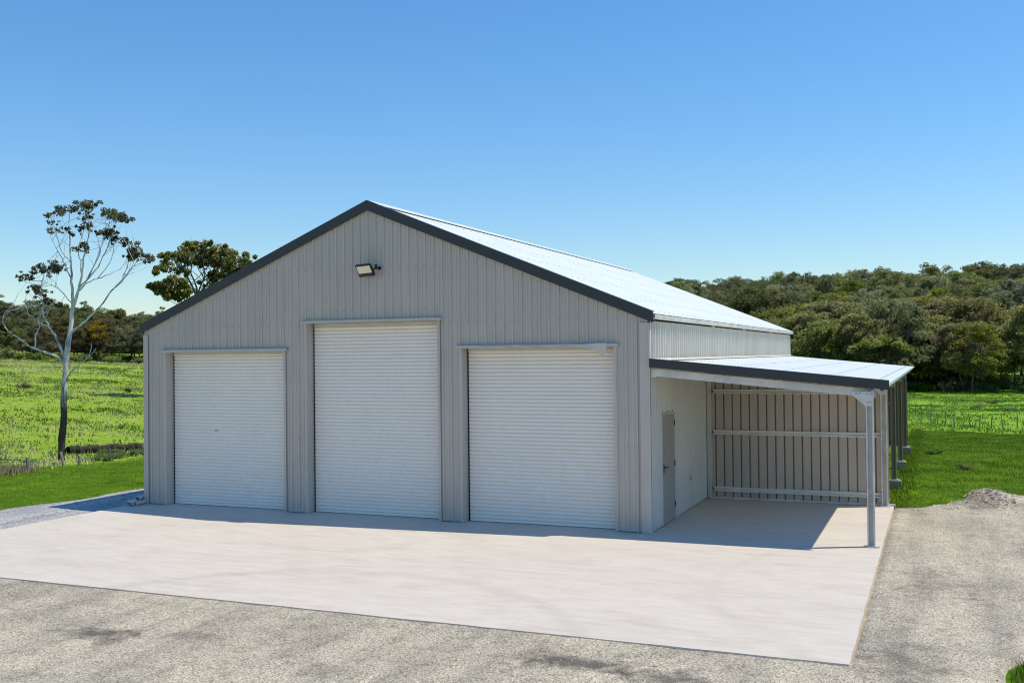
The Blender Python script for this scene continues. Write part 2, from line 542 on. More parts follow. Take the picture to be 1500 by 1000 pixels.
def axis(lo, hi, dense_lo, dense_hi, step, far):
    a = list(np.arange(dense_lo, dense_hi + 1e-6, step))
    s = step; v = dense_lo; L = []
    while v > lo:
        s = min(s * 1.12, far); v -= s; L.append(v)
    s = step; v = dense_hi; R_ = []
    while v < hi:
        s = min(s * 1.12, far); v += s; R_.append(v)
    return np.array(L[::-1] + a + R_)

def mown_limit_right(x):
    return 32.2 + 1.4 * (fbm(x * 0.45 + 3.3, x * 0 + 2.2) - 0.47) * 2 - 0.45 * np.maximum(x - 5.5, 0)

def zone_of(x, y):
    """0 mown lawn, 1 long pasture"""
    zr = sm((y - mown_limit_right(x)) / 0.5 + 0.5)
    zl = sm((-x - 21.25 + 0.25 * np.sin(y * 0.9)) / 0.5 + 0.5)
    return np.where(x > -12, zr, zl)
def straw_of(x, y):
    return np.where(x > -12, 0.15 + 0 * x, 0.6)

gx = axis(-420, 420, -30, 16, 0.8, 14.0)
gy = axis(-120, 900, -10, 50, 0.8, 14.0)
X, Y = np.meshgrid(gx, gy)
Z = tz(X, Y)
V = np.stack([X.ravel(), Y.ravel(), Z.ravel()], 1)
ny, nx = X.shape
I = np.arange(nx * ny).reshape(ny, nx)
F = np.stack([I[:-1, :-1].ravel(), I[:-1, 1:].ravel(), I[1:, 1:].ravel(), I[1:, :-1].ravel()], 1)
g = link('ground', np_mesh('ground', V, F, M['ground'], {'zone': ('FLOAT', zone_of(X, Y).ravel()), 'straw': ('FLOAT', straw_of(X, Y).ravel())}, True))
tag(g, kind='structure')

# beige gravel yard: one uneven sheet, its border sunk into the turf
def yard_edge_y(x):        # northern limit of the yard right of the slab
    return 5.15 + 0.15 * np.sin(x * 3.1) + 0.5 * (fbm(x * 2.3 + 3, x * 0 + 7.7) - 0.47) + 0.9 * np.exp(-((x - 5.9) / 0.8) ** 2) + 0.4 * sm((x - 5) / 3)
def yard_z(x, y):
    z = -0.028 + 0.045 * (fbm(x / 1.1, y / 1.1) - 0.47) + 0.03 * (fbm(x * 2.1, y * 2.1) - 0.47)
    z = z + (0.34 * np.exp(-(((x - 5.85) / 0.62) ** 2 + ((y - 5.75) / 0.55) ** 2)) + 0.10 * np.exp(-(((x - 5.1) / 0.5) ** 2 + ((y - 5.2) / 0.4) ** 2)) + 0.15 * np.exp(-(((x - 6.35) / 0.5) ** 2 + ((y - 6.1) / 0.4) ** 2)) + 0.10 * np.exp(-(((x - 5.35) / 0.45) ** 2 + ((y - 5.55) / 0.3) ** 2)) + 0.12 * np.exp(-(((x - 6.6) / 0.4) ** 2 + ((y - 5.5) / 0.5) ** 2))) * (0.5 + 1.0 * fbm(x * 3.5, y * 3.5))      # heap at the edge
    edge = np.where(x > 3.9, yard_edge_y(x) - y, 4.0)
    edge = np.minimum(edge, np.where(x > 3.9, 50, np.where(x < -12.02, -6.5 - 0.25 * (x + 12) * 0 - y + 0.25 * np.sin(x * 1.3), 50)))
    gp = np.hypot((x - 6.2) / 0.62, (y + 6.5) / 0.85)       # grass tongue in the corner of the yard
    z = z - 0.25 * sm((1.25 - gp) / 0.3)
    z = np.where((x < 4.35) & (y > -7.2) & (x > -12.4), np.minimum(-0.016 + 0.016 * (fbm(x * 2.5, y * 2.5) - 0.47), z + 0.02), z)
    hide = ((x > -11.9) & (x < 3.93) & (y > -6.8))            # under the slab
    z = np.where(hide, -0.2, z)
    return np.where(edge < 0, -0.30, z - 0.12 * sm((0.35 - edge) / 0.35))
yx = np.arange(-34, 14.01, 0.12); yy = np.arange(-30, 7.6, 0.12)
X, Y = np.meshgrid(yx, yy)
Z = yard_z(X, Y)
ny, nx = X.shape
I = np.arange(nx * ny).reshape(ny, nx)
F = np.stack([I[:-1, :-1].ravel(), I[:-1, 1:].ravel(), I[1:, 1:].ravel(), I[1:, :-1].ravel()], 1)
keep = (Z.ravel()[F] > -0.28).any(1)
ccx = X.ravel()[F].mean(1); ccy = Y.ravel()[F].mean(1)
keep &= ~((ccx > -11.7) & (ccx < 3.7) & (ccy > -6.6))
yard = link('gravel_yard', np_mesh('gravel_yard', np.stack([X.ravel(), Y.ravel(), Z.ravel()], 1), F[keep], M['gravel'], None, True))
tag(yard, kind='structure')

# blue-grey gravel path along the left side of the shed
def path_left(y):
    return -14.25 + 0.10 * np.sin(y * 0.8) + 0.12 * np.sin(y * 2.3 + 1) - 0.10 * np.maximum(-y, 0)
px_ = np.linspace(0, 1, 22); py_ = np.arange(-6.9, 21, 0.2)
U, Y = np.meshgrid(px_, py_)
X = path_left(Y) + U * (-11.84 - path_left(Y))
Z = -0.045 + 0.03 * (fbm(X / 0.8, Y / 0.8) - 0.47) - 0.14 * (U < 0.02)
ny, nx = X.shape
I = np.arange(nx * ny).reshape(ny, nx)
F = np.stack([I[:-1, :-1].ravel(), I[:-1, 1:].ravel(), I[1:, 1:].ravel(), I[1:, :-1].ravel()], 1)
tag(link('gravel_path', np_mesh('gravel_path', np.stack([X.ravel(), Y.ravel(), Z.ravel()], 1), F, M['bluestone'], None, True)), kind='structure')

# concrete apron, cast in panels with narrow control joints, over a common base
slab = empty('concrete_apron'); tag(slab, kind='structure')
def rough_edge_panel(x0, x1, y0, y1):
    m = MB()
    nxs = 14
    top, bot = [], []
    def seg(a, b, wob):
        out_ = []
        for i in range(nxs):
            t = i / nxs
            out_.append((a[0] + (b[0] - a[0]) * t + (random.uniform(-wob, wob) if abs(a[0] - b[0]) < 1e-6 and i else 0),
                         a[1] + (b[1] - a[1]) * t + (random.uniform(-wob, wob) if abs(a[1] - b[1]) < 1e-6 and i else 0)))
        return out_
    ring = seg((x0, y0), (x1, y0), 0.008 if y0 < -6 else 0) + seg((x1, y0), (x1, y1), 0.006 if x1 > 3.9 else 0) + \
        seg((x1, y1), (x0, y1), 0) + seg((x0, y1), (x0, y0), 0.008 if x0 < -11 else 0)
    n = len(ring)
    pts = [(x, y, 0.0) for x, y in ring] + [(x, y, -0.16) for x, y in ring]
    return m.poly(pts, [tuple(range(n))] + [(i, i + n, (i + 1) % n + n, (i + 1) % n) for i in range(n)])
J = 0.0012
xs = [-12.0, -7.95, -3.95, 0.06, 4.0]
for i in range(4):
    for (ya, yb) in ((-6.9, -3.45), (-3.45, 0.0)):
        rough_edge_panel(xs[i] + J, xs[i + 1] - J, ya + J, yb - J).build('slab_panel', M['slab'], slab)
rough_edge_panel(0.06 + J, 4.0 - J, 0.0 + J, 5.0).build('slab_panel', M['slab'], slab)
MB().box(-11.98, 3.98, -6.88, 4.98, -0.17, -0.003).build('slab_base', M['slab'], slab)
fl = MB().box(-11.86, 0.05, 0.004, 19.3, -0.16, -0.001).build('shed_floor', M['slab'])
tag(fl, kind='structure')

# ------------------------------------------------------------------ the shed
W, L, H = 11.8, 19.25, 3.93
RX = -W / 2
def roof_z(x):
    return 6.47 - 0.4065 * abs(x - RX)
shed = empty('steel_shed', (0, 0, 0))
tag(shed, 'large grey steel shed with three white roller doors and an open lean-to', 'shed')
PITCH = 0.19
RIB = [(0.0, 0.0), (0.040, 0.0), (0.043, 0.006), (0.050, 0.006), (0.053, 0.0), (0.090, 0.0), (0.093, 0.006), (0.100, 0.006), (0.103, 0.0), (0.143, 0.0), (0.153, 0.028), (0.178, 0.028)]

def clad(u0, u1, zb, zt, fr, name, mat, parent, openings=(), cuts=(), phase=0.0, per=4, h=1.0, simple=False, prof=None, flip=False, PITCH=PITCH):
    """profiled steel sheeting: u across, d outwards, z up; one object per sheet of `per` ribs"""
    rib = [RIB[0], RIB[9], RIB[10], RIB[11]] if simple else RIB
    if prof: rib = prof
    pts = []
    k0 = int(math.floor((u0 - phase) / PITCH)) - 1
    k1 = int(math.ceil((u1 - phase) / PITCH)) + 1
    for k in range(k0, k1):
        for (du, d) in rib:
            pts.append((phase + k * PITCH + du, d * h))
    def dep(u):
        for (a, da), (b, db) in zip(pts, pts[1:]):
            if a <= u <= b:
                return da + (db - da) * (u - a) / max(b - a, 1e-9)
        return 0.0
    ext = [u0, u1] + [c for c in cuts if u0 < c < u1]
    for (a, b, _z) in openings:
        ext += [a, b]
    allp = sorted([p for p in pts if u0 < p[0] < u1] + [(u, dep(u)) for u in set(ext)])
    sheets = {}
    for (a, da), (b, db) in zip(allp, allp[1:]):
        if b - a < 1e-5:
            continue
        mid = 0.5 * (a + b)
        bots = [zb(a), zb(b)]
        for (oa, ob, oz) in openings:
            if oa < mid < ob:
                bots = [oz, oz]
        tops = [zt(a), zt(b)]
        if tops[0] - bots[0] < 1e-3 and tops[1] - bots[1] < 1e-3:
            continue
        idx = int(math.floor((mid - phase) / (PITCH * per)))
        m = sheets.setdefault(idx, MB())
        m.poly([fr(a, da, bots[0]), fr(b, db, bots[1]), fr(b, db, tops[1]), fr(a, da, tops[0])], [(3, 2, 1, 0) if flip else (0, 1, 2, 3)])
    for idx in sorted(sheets):
        sheets[idx].build(name, mat, parent)

D1, D2, D3 = (-11.19, -8.0), (-7.41, -4.31), (-3.775, -0.655)
H1, H2 = 3.44, 4.01
front = lambda u, d, z: (u, -d, z)
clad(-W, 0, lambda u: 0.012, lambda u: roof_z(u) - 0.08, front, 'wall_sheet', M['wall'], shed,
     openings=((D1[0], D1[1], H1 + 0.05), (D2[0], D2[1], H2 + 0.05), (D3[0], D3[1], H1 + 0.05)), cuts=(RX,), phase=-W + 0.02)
side = lambda u, d, z: (d, u, z)
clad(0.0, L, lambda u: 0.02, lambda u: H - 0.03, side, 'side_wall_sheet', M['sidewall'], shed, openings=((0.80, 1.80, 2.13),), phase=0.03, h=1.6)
sidel = lambda u, d, z: (-W - d, u, z)
clad(0.0, L, lambda u: 0.02, lambda u: H - 0.03, sidel, 'side_wall_sheet', M['wall'], shed, phase=0.03, simple=True, flip=True, per=200)
back = lambda u, d, z: (u, L + d, z)
clad(-W, 0, lambda u: 0.02, lambda u: roof_z(u) - 0.08, back, 'wall_sheet', M['wall'], shed, cuts=(RX,), simple=True, per=200)
# roof sheets, ribs running down the slope
CORR = [(0.0, 0.0), (0.0127, 0.0026), (0.0254, 0.0078), (0.0381, 0.0104), (0.0508, 0.0078), (0.0635, 0.0026)]
def roof_fr(sign):
    ln = 6.03
    c, s = 1 / math.hypot(1, 0.4065), 0.4065 / math.hypot(1, 0.4065)
    return lambda u, d, z: (RX + sign * (z * c + d * s), u, 6.47 - z * s + d * c)
SL = 6.03 * math.hypot(1, 0.4065)
clad(-0.03, L + 0.03, lambda u: 0.0, lambda u: SL, roof_fr(1), 'roof_sheet', M['roof'], shed, phase=0.05, prof=CORR, PITCH=0.0762, per=10, flip=True)
clad(-0.03, L + 0.03, lambda u: 0.0, lambda u: SL, roof_fr(-1), 'roof_sheet', M['roof'], shed, phase=0.05, prof=CORR, PITCH=0.0762, per=10)
# ridge cap
for sgn in (1,):
    m = MB()
    prof = [(-0.26, -0.10), (-0.26, -0.085), (0, 0.025), (0.26, -0.085), (0.26, -0.10), (0, 0.01)]
    m.prism(prof, -0.02, L + 0.02, lambda p, q, s: (RX + p, s, 6.50 + q))
    m.build('ridge_cap', M['roof'], shed)

def barge(xa, xb, zf, y, dz=0.165, cap=0.13, th=0.03):
    """angle-shaped trim along a roof edge: a face hanging down and a lip folded onto the roof"""
    m = MB()
    za, zb_ = zf(xa), zf(xb)
    m.poly([(xa, y - th, za - dz), (xb, y - th, zb_ - dz), (xb, y - th, zb_ + 0.035), (xa, y - th, za + 0.035),
            (xa, y, za - dz), (xb, y, zb_ - dz), (xb, y, zb_ + 0.033), (xa, y, za + 0.033)],
           [(0, 1, 2, 3), (7, 6, 5, 4), (0, 4, 5, 1), (3, 2, 6, 7), (0, 3, 7, 4), (1, 5, 6, 2)])
    m.poly([(xa, y - th, za + 0.035), (xb, y - th, zb_ + 0.035), (xb, y + cap, zb_ + 0.04), (xa, y + cap, za + 0.04),
            (xa, y - th, za + 0.042), (xb, y - th, zb_ + 0.042), (xb, y + cap, zb_ + 0.045), (xa, y + cap, za + 0.045)],
           [(3, 2, 1, 0), (4, 5, 6, 7), (0, 1, 5, 4), (1, 2, 6, 5), (2, 3, 7, 6), (3, 0, 4, 7)])
    return m
barge(-W - 0.1, RX, roof_z, -0.045).build('barge', M['charcoal'], shed)
barge(RX + 0.001, 0.12, roof_z, -0.045).build('barge', M['charcoal'], shed)
# eave gutter on the right, with straps
zg = roof_z(0.1) - 0.015
m = MB()
m.prism([(0.032, -0.085), (0.032, 0.0), (0.040, 0.0), (0.040, -0.078), (0.125, -0.078), (0.132, -0.025), (0.125, -0.018), (0.128, -0.008), (0.144, -0.008), (0.146, -0.03), (0.134, -0.085)],
        0.0, L + 0.05, lambda p, q, s: (p, s, zg + q))
gut = m.build('gutter', M['galv'], shed)
for y in (5.6, 9.7, 14.5):
    MB().box(0.034, 0.09, y, y + 0.03, zg - 0.14, zg - 0.087).build('gutter_strap', M['galv'], gut)
m = MB(); m.prism([(0.03, -0.10), (0.03, 0.0), (0.14, 0.0), (0.14, -0.10)], -0.02, L, lambda p, q, s: (-W - p, s, roof_z(-W - 0.1) - 0.03 + q)); m.build('gutter', M['charcoal'], shed)
# corner trims
MB().box(-0.15, 0.0285, -0.034, -0.030, 0.004, 3.86).build('corner_trim', M['trim'], shed)
MB().box(0.029, 0.034, -0.034, 0.10, 0.004, 3.85).build('corner_trim', M['sidewall'], shed)
MB().box(-W - 0.032, -W + 0.10, -0.034, -0.030, 0.004, 3.84).box(-W - 0.034, -W - 0.03, -0.029, 0.12, 0.004, 3.84).build('corner_trim', M['wall'], shed)
MB().box(0.029, 0.034, L - 0.12, L + 0.02, 3.0, 3.85).build('corner_trim', M['sidewall'], shed)

# roller doors
def curtain(x0, x1, z0, z1, y):
    P = 0.0745
    prof = [(0.0, 0.0), (0.06, 0.010), (0.16, 0.019), (0.34, 0.024), (0.60, 0.024), (0.80, 0.017), (0.90, 0.008), (0.955, -0.002)]
    pts = []
    z = z0
    while z < z1:
        for (t, d) in prof:
            zz = z + t * P
            if zz < z1:
                pts.append((zz, d))
        z += P
    pts.append((z1, 0.0))
    m = MB()
    n = len(pts)
    nseg = 2
    for s in range(nseg + 1):
        x = x0 + (x1 - x0) * s / nseg
        bow = 0.0
        m.v += [(x, y - d - bow * math.sin(1.1 + zz * 0.9), zz) for zz, d in pts]
    for s in range(nseg):
        for i in range(n - 1):
            a = s * n + i
            m.f.append((a, a + n, a + n + 1, a + 1))
    return m
def roller_door(D, hz, label):
    x0, x1 = D
    y = 0.235
    d = curtain(x0 + 0.035, x1 - 0.035, 0.06, hz - 0.015, y).build('roller_door', M['door'], shed)
    d['label'] = label
    MB().box(x0 + 0.04, x1 - 0.04, y - 0.03, y + 0.02, 0.008, 0.062).build('bottom_rail', M['door'], d, bevel=0.006)
    for (a, b) in ((x0 + 0.003, x0 + 0.040), (x1 - 0.040, x1 - 0.003)):
        MB().box(a, b, y + 0.012, y + 0.06, 0.004, hz).build('guide', M['charcoal'], d)
    # black strip put in for the shaded gap where the curtain edge runs
    MB().box(x0 + 0.002, x0 + 0.034, y - 0.012, y + 0.010, 0.004, hz).build('guide_gap_shade', M['black'], d)
    # reveal, folded round the opening
    for (a, b, s) in ((x0 - 0.055, x0, 0), (x1, x1 + 0.055, 1)):
        j = MB()
        j.box(a, b, -0.036, -0.031, 0.004, hz - 0.002)
        if s == 0: j.box(x0 - 0.006, x0, -0.0305, y + 0.06, 0.004, hz - 0.002)
        else: j.box(x1, x1 + 0.006, -0.0305, y + 0.06, 0.004, hz - 0.002)
        j.build('door_jamb', M['trim'], shed)
    hd = MB()
    hd.prism([(-0.085, -0.012), (-0.085, 0.043), (-0.078, 0.052), (-0.002, 0.066), (-0.002, 0.060), (-0.072, 0.046), (0.30, 0.046), (0.30, 0.0), (-0.07, 0.0), (-0.07, -0.012)],
             x0 - 0.10, x1 + 0.10, lambda p, q, s: (s, p, hz + q))
    hd.build('door_head_trim', M['trim'], shed)
    # dark gaps above the head trim, where the ribs end
    MB().box(x0 + 0.03, x1 - 0.03, y - 0.05, y + 0.02, hz - 0.075, hz - 0.004).build('curtain_roll_cover', M['wrap'], d, bevel=0.01)
    return d
d1 = roller_door(D1, H1, 'left white roller door, narrow lock spot at its middle')
d2 = roller_door(D2, H2, 'tall middle white roller door')
d3 = roller_door(D3, H1, 'right white roller door with torn wrap hanging from its head')
MB().box(-10.02, -9.93, 0.195, 0.211, 1.66, 1.69).build('lock', M['trim'], d1)

# screws, one row of heads per girt (far too small to pick apart singly)
m = MB()
for k in range(62):
    u = -W + 0.02 + k * PITCH + 0.1655
    if u > -0.2: continue
    for z in (0.18, 1.57, 2.78, 3.97 if not (D2[0] - .1 < u < D2[1] + .1) else 4.25, 5.12):
        if z > roof_z(u) - 0.3: continue
        if any(a - 0.06 < u < b + 0.06 and z < hz + 0.08 for (a, b), hz in ((D1, H1), (D2, H2), (D3, H1))): continue
        m.box(u - 0.011, u + 0.011, -0.036, -0.0285, z - 0.011, z + 0.011)
sc = m.build('screw_row', M['screw'], shed); sc['kind'] = 'stuff'
m = MB()
c_, s_ = 1 / math.hypot(1, 0.4065), 0.4065 / math.hypot(1, 0.4065)
fr = roof_fr(1)
for t in (0.7, 1.9, 3.1, 4.3, 5.5, 6.35):
    for k in range(0, 101, 2):
        u = 0.05 + k * 0.1905 + 0.0381 * 3
        if u > L: continue
        q = [fr(u + a, 0.006, t + b) for a, b in ((-.009, -.009), (.009, -.009), (.009, .009), (-.009, .009))]
        q2 = [fr(u + a, 0.017, t + b) for a, b in ((-.009, -.009), (.009, -.009), (.009, .009), (-.009, .009))]
        m.poly(q + q2, [(4, 5, 6, 7), (0, 1, 5, 4), (1, 2, 6, 5), (2, 3, 7, 6), (3, 0, 4, 7)])
sc = m.build('screw_row', M['screw'], shed); sc['kind'] = 'stuff'

# personnel door in the right side wall
pd = MB().box(0.0, 0.036, 0.835, 1.765, 0.012, 2.095).build('side_door', M['leaf_door'], shed, bevel=0.004)
pd['label'] = 'plain grey side door with black lever handle'
fm = MB()
fm.box(-0.03, 0.045, 0.795, 0.830, 0.004, 2.135).box(-0.03, 0.045, 1.770, 1.805, 0.004, 2.135).box(-0.03, 0.045, 0.8305, 1.7695, 2.100, 2.135)
fm.build('door_frame', M['trim'], pd)
hm = MB()
hm.box(0.0365, 0.046, 0.885, 0.935, 1.00, 1.17)
hm.tube([(0.046, 0.91, 1.11), (0.095, 0.91, 1.11), (0.10, 0.93, 1.108), (0.10, 1.03, 1.105)], [0.013, 0.012, 0.012, 0.010], 8)
hm.build('handle', M['black'], pd)
for z in (0.25, 1.06, 1.86):
    MB().tube([(0.046, 1.768, z), (0.046, 1.768, z + 0.11)], [0.011, 0.011], 6).build('hinge', M['black'], pd)
m = MB()
for k in range(5):
    y = 0.03 + (4 + k) * PITCH + 0.165
    m.box(0.003, 0.0275, y - 0.018, y + 0.018, 2.137, 2.175)
for k in range(5): pass
o = m.build('rib_closure', M['black'], pd); o['kind'] = 'stuff'
MB().box(0.029, 0.060, 3.16, 3.22, 0.62, 0.70).build('wall_socket', M['trim'], shed, bevel=0.004)

# ---- lean-to
LX = 3.83
def lz(x):
    return 3.165 - 0.098 * x
BAYS = [0.03, 4.82, 9.62, 14.42, 19.2]
c2, s2 = 1 / math.hypot(1, 0.098), 0.098 / math.hypot(1, 0.098)
lfr = lambda u, d, z: (0.03 + z * c2 + d * s2, u, lz(0.03) - z * s2 + d * c2 - 0.02)
clad(-0.02, L + 0.02, lambda u: 0.0, lambda u: 4.10, lfr, 'lean_to_roof_sheet', M['roof'], shed, phase=0.03, prof=CORR, PITCH=0.0762, per=10, flip=True)
barge(0.035, 4.15, lz, -0.035, dz=0.118, cap=0.05).build('lean_to_barge', M['charcoal'], shed)
# lap lines and edge flashing on the lean-to roof
for x in (1.45, 2.85):
    MB().poly([lfr(-0.02, 0.0105, x - 0.008), lfr(L, 0.0105, x - 0.008), lfr(L, 0.0105, x + 0.008), lfr(-0.02, 0.0105, x + 0.008),
               lfr(-0.02, 0.0125, x - 0.008), lfr(L, 0.0125, x - 0.008), lfr(L, 0.0125, x + 0.008), lfr(-0.02, 0.0125, x + 0.008)],
              [(3, 2, 1, 0), (4, 5, 6, 7), (0, 1, 5, 4), (1, 2, 6, 5), (2, 3, 7, 6), (3, 0, 4, 7)])
m = MB()
for t in (0.35, 1.25, 2.15, 3.05, 3.9):
    for k in range(0, 101, 2):
        u = 0.03 + k * 0.1905 + 0.0381 * 3
        if u > L: continue
        q = [lfr(u + a, 0.006, t + b) for a, b in ((-.01, -.01), (.01, -.01), (.01, .01), (-.01, .01))]
        q2 = [lfr(u + a, 0.017, t + b) for a, b in ((-.01, -.01), (.01, -.01), (.01, .01), (-.01, .01))]
        m.poly(q + q2, [(4, 5, 6, 7), (0, 1, 5, 4), (1, 2, 6, 5), (2, 3, 7, 6), (3, 0, 4, 7)])
sc = m.build('screw_row', M['screw'], shed); sc['kind'] = 'stuff'
m = MB()
m.poly([lfr(0.0, 0.0115, 3.98), lfr(L, 0.0115, 3.98), lfr(L, 0.0115, 4.13), lfr(0.0, 0.0115, 4.13), lfr(0.0, 0.0145, 3.98), lfr(L, 0.0145, 3.98), lfr(L, 0.0145, 4.13), lfr(0.0, 0.0145, 4.13)],
       [(3, 2, 1, 0), (4, 5, 6, 7), (0, 1, 5, 4), (1, 2, 6, 5), (2, 3, 7, 6), (3, 0, 4, 7)])
m.poly([lfr(0.0, -0.04, 4.125), lfr(L, -0.04, 4.125), lfr(L, 0.0115, 4.13), lfr(0.0, 0.0115, 4.13), lfr(0.0, -0.04, 4.131), lfr(L, -0.04, 4.131), lfr(L, 0.0115, 4.136), lfr(0.0, 0.0115, 4.136)],
       [(3, 2, 1, 0), (4, 5, 6, 7), (0, 1, 5, 4), (1, 2, 6, 5), (2, 3, 7, 6), (3, 0, 4, 7)])
m.build('eave_trim', M['roof'], shed)
# apron flashing where the lean-to roof meets the wall
MB().prism([(0.034, 0.0), (0.034, 0.035), (0.038, 0.035), (0.042, 0.012), (0.12, 0.004), (0.12, 0.0)], 0.0, L, lambda p, q, s: (p, s, lz(p) + 0.012 + q)).build('wall_flashing', M['sidewall'], shed)
# purlins along the lean-to
def cee(w_, d_, t_=0.006, lip=0.02):
    return [(0, 0), (w_, 0), (w_, lip), (w_ - t_, lip), (w_ - t_, t_), (t_, t_), (t_, d_ - t_), (w_ - t_, d_ - t_), (w_ - t_, d_ - lip), (w_, d_ - lip), (w_, d_), (0, d_)]
for x in (0.95, 1.95, 2.95):
    MB().prism(cee(0.05, 0.10), 0.02, L, lambda p, q, s, x=x: (x + p, s, lz(x + p) - 0.128 + q)).build('lean_to_purlin', M['galv'], shed)
MB().prism(cee(-0.05, 0.11), 0.02, L, lambda p, q, s: (4.06 + p, s, lz(4.06) - 0.142 + q)).build('lean_to_purlin', M['galv'], shed)

def rafter(y):
    r = MB()
    # C section on edge: web towards the camera, flanges backwards, sloping with the roof
    for (p0, p1, q0, q1) in ((0, 0.006, 0, 0.135), (0.006, 0.06, 0, 0.006), (0.006, 0.06, 0.129, 0.135)):
        xa, xb = 0.045, LX + 0.10
        za, zb_ = lz(xa) - 0.275, lz(xb) - 0.275
        r.poly([(xa, y + p0, za + q0), (xb, y + p0, zb_ + q0), (xb, y + p1, zb_ + q0), (xa, y + p1, za + q0),
                (xa, y + p0, za + q1), (xb, y + p0, zb_ + q1), (xb, y + p1, zb_ + q1), (xa, y + p1, za + q1)],
               [(0, 3, 2, 1), (4, 5, 6, 7), (0, 1, 5, 4), (1, 2, 6, 5), (2, 3, 7, 6), (3, 0, 4, 7)])
    rf = r.build('lean_to_rafter', M['galv'], shed)
    MB().box(0.036, 0.13, y - 0.006, y - 0.001, lz(0.1) - 0.30, lz(0.1) - 0.16).build('end_cleat', M['galv'], rf)
    return rf
def post(y, pm):
    zt = lz(LX) - 0.16
    p = MB()
    wdt = 0.125
    for (a, b, c, d) in ((0, 0.006, 0, wdt), (0.006, 0.07, 0, 0.006), (0.006, 0.07, wdt - 0.006, wdt), (0.064, 0.07, 0.006, 0.026), (0.064, 0.07, wdt - 0.026, wdt - 0.006)):
        p.box(LX - 0.062 + c, LX - 0.062 + d, y - 0.008 - 0.07 + (0.07 - b), y - 0.008 - 0.07 + (0.07 - a), 0.02, zt)
    o = p.build('lean_to_post', pm, shed)
    # base plate and foot cleat
    MB().box(LX - 0.10, LX + 0.10, y - 0.11, y + 0.03, 0.0045, 0.018).build('base_plate', M['galv'], o)
    # gusset bracket at the head, with bolts
    g_ = MB()
    yb = y - 0.0865
    zc = lz(LX) - 0.16
    outline = [(LX - 0.27, zc - 0.02), (LX - 0.27, zc - 0.075), (LX - 0.068, zc - 0.26), (LX + 0.068, zc - 0.26), (LX + 0.075, zc - 0.02)]
    n = len(outline)
    g_.poly([(x, yb, z) for x, z in outline] + [(x, yb + 0.008, z) for x, z in outline],
            [tuple(range(n - 1, -1, -1)), tuple(range(n, 2 * n))][::-1] + [(i, (i + 1) % n, n + (i + 1) % n, n + i) for i in range(n)])
    gb = g_.build('gusset_bracket', M['galv'], o)
    for (bx, bz) in ((-0.21, -0.05), (-0.15, -0.05), (-0.03, -0.06), (0.04, -0.06), (-0.02, -0.2), (0.03, -0.2)):
        MB().tube([(LX + bx, yb - 0.012, zc + bz), (LX + bx, yb - 0.0005, zc + bz)], [0.013, 0.013], 6).build('bolt', M['screw'], gb)
    return o
for i, y in enumerate(BAYS):
    rafter(y)
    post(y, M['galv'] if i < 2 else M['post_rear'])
# dividing walls: sheets on the far side, girts on the near side, columns against the shed
def bay_wall(y, mat, name='bay_wall_sheet', zs=(0.22, 1.50, 2.42)):
    clad(0.10, LX + 0.085, lambda u: 0.03, lambda u: lz(u) - 0.165, lambda u, d, z: (u, y + 0.075 + d, z), name, mat, shed, phase=0.06, prof=[(0.0, 0.0), (0.158, 0.0), (0.1585, 0.085), (0.1885, 0.085), (0.189, 0.0)])
    for z in zs:
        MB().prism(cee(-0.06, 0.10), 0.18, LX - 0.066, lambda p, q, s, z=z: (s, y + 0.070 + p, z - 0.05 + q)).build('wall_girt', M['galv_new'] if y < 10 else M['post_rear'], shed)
    MB().prism(cee(0.10, 0.065), 0.012, lz(0.15) - 0.36, lambda p, q, s: (0.05 + p, y + 0.068 - q, s)).build('wall_column', M['galv'], shed)
    MB().box(0.10, LX + 0.2, y + 0.03, y + 0.072, 0.004, 0.045).build('bottom_track', M['galv'], shed)
M['bay'] = metal_paint('grey_bay_steel', (0.53, 0.45, 0.37), 0.55)
M['rear_bay'] = metal_paint('shade_toned_bay_steel', (0.23, 0.165, 0.125), 0.6)  # bay steel darkened: the rear bay's shade is put into this colour
bay_wall(4.82, M['bay'])
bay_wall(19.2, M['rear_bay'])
# thin raised kerb under the bay wall
MB().box(0.06, 4.02, 4.95, 5.06, -0.14, 0.012).build('bay_wall_kerb', M['footing'], shed)

# concrete footings under the lean-to posts
def footing(y, label, dx=0.0):
    x0, x1, ya, yb = LX - 0.24, LX + 0.20, y - 0.20, y + 0.16
    m = MB()
    m.poly([(x0, ya, -0.55), (x1, ya, -0.55), (x1, yb, -0.55), (x0, yb, -0.55), (x0, ya, 0.0), (x1 - 0.02, ya, 0.0), (x1 - 0.05, yb, 0.0), (x0, yb, 0.0)],
           [(0, 3, 2, 1), (4, 5, 6, 7), (0, 1, 5, 4), (1, 2, 6, 5), (2, 3, 7, 6), (3, 0, 4, 7)])
    f = m.build('concrete_footing', M['footing'], bevel=0.015)
    return tag(f, label, 'footing', 'concrete footings of the lean-to posts')
footing(9.62, 'concrete footing block on grass, nearest behind the bay wall')
footing(14.42, 'concrete footing block on grass, middle of the three behind the bay wall')
footing(19.2, 'concrete footing block on grass, farthest under the last lean-to post')
m = MB()
m.poly([(LX - 0.13, -0.15, 0.0), (LX + 0.13, -0.15, 0.0), (LX + 0.13, 0.10, 0.0), (LX - 0.13, 0.10, 0.0),
        (LX - 0.105, -0.115, 0.0044), (LX + 0.105, -0.115, 0.0044), (LX + 0.105, 0.065, 0.0044), (LX - 0.105, 0.065, 0.0044)],
       [(4, 5, 6, 7), (0, 1, 5, 4), (1, 2, 6, 5), (2, 3, 7, 6), (3, 0, 4, 7)])
m.build('grout_pad', M['footing'], slab)

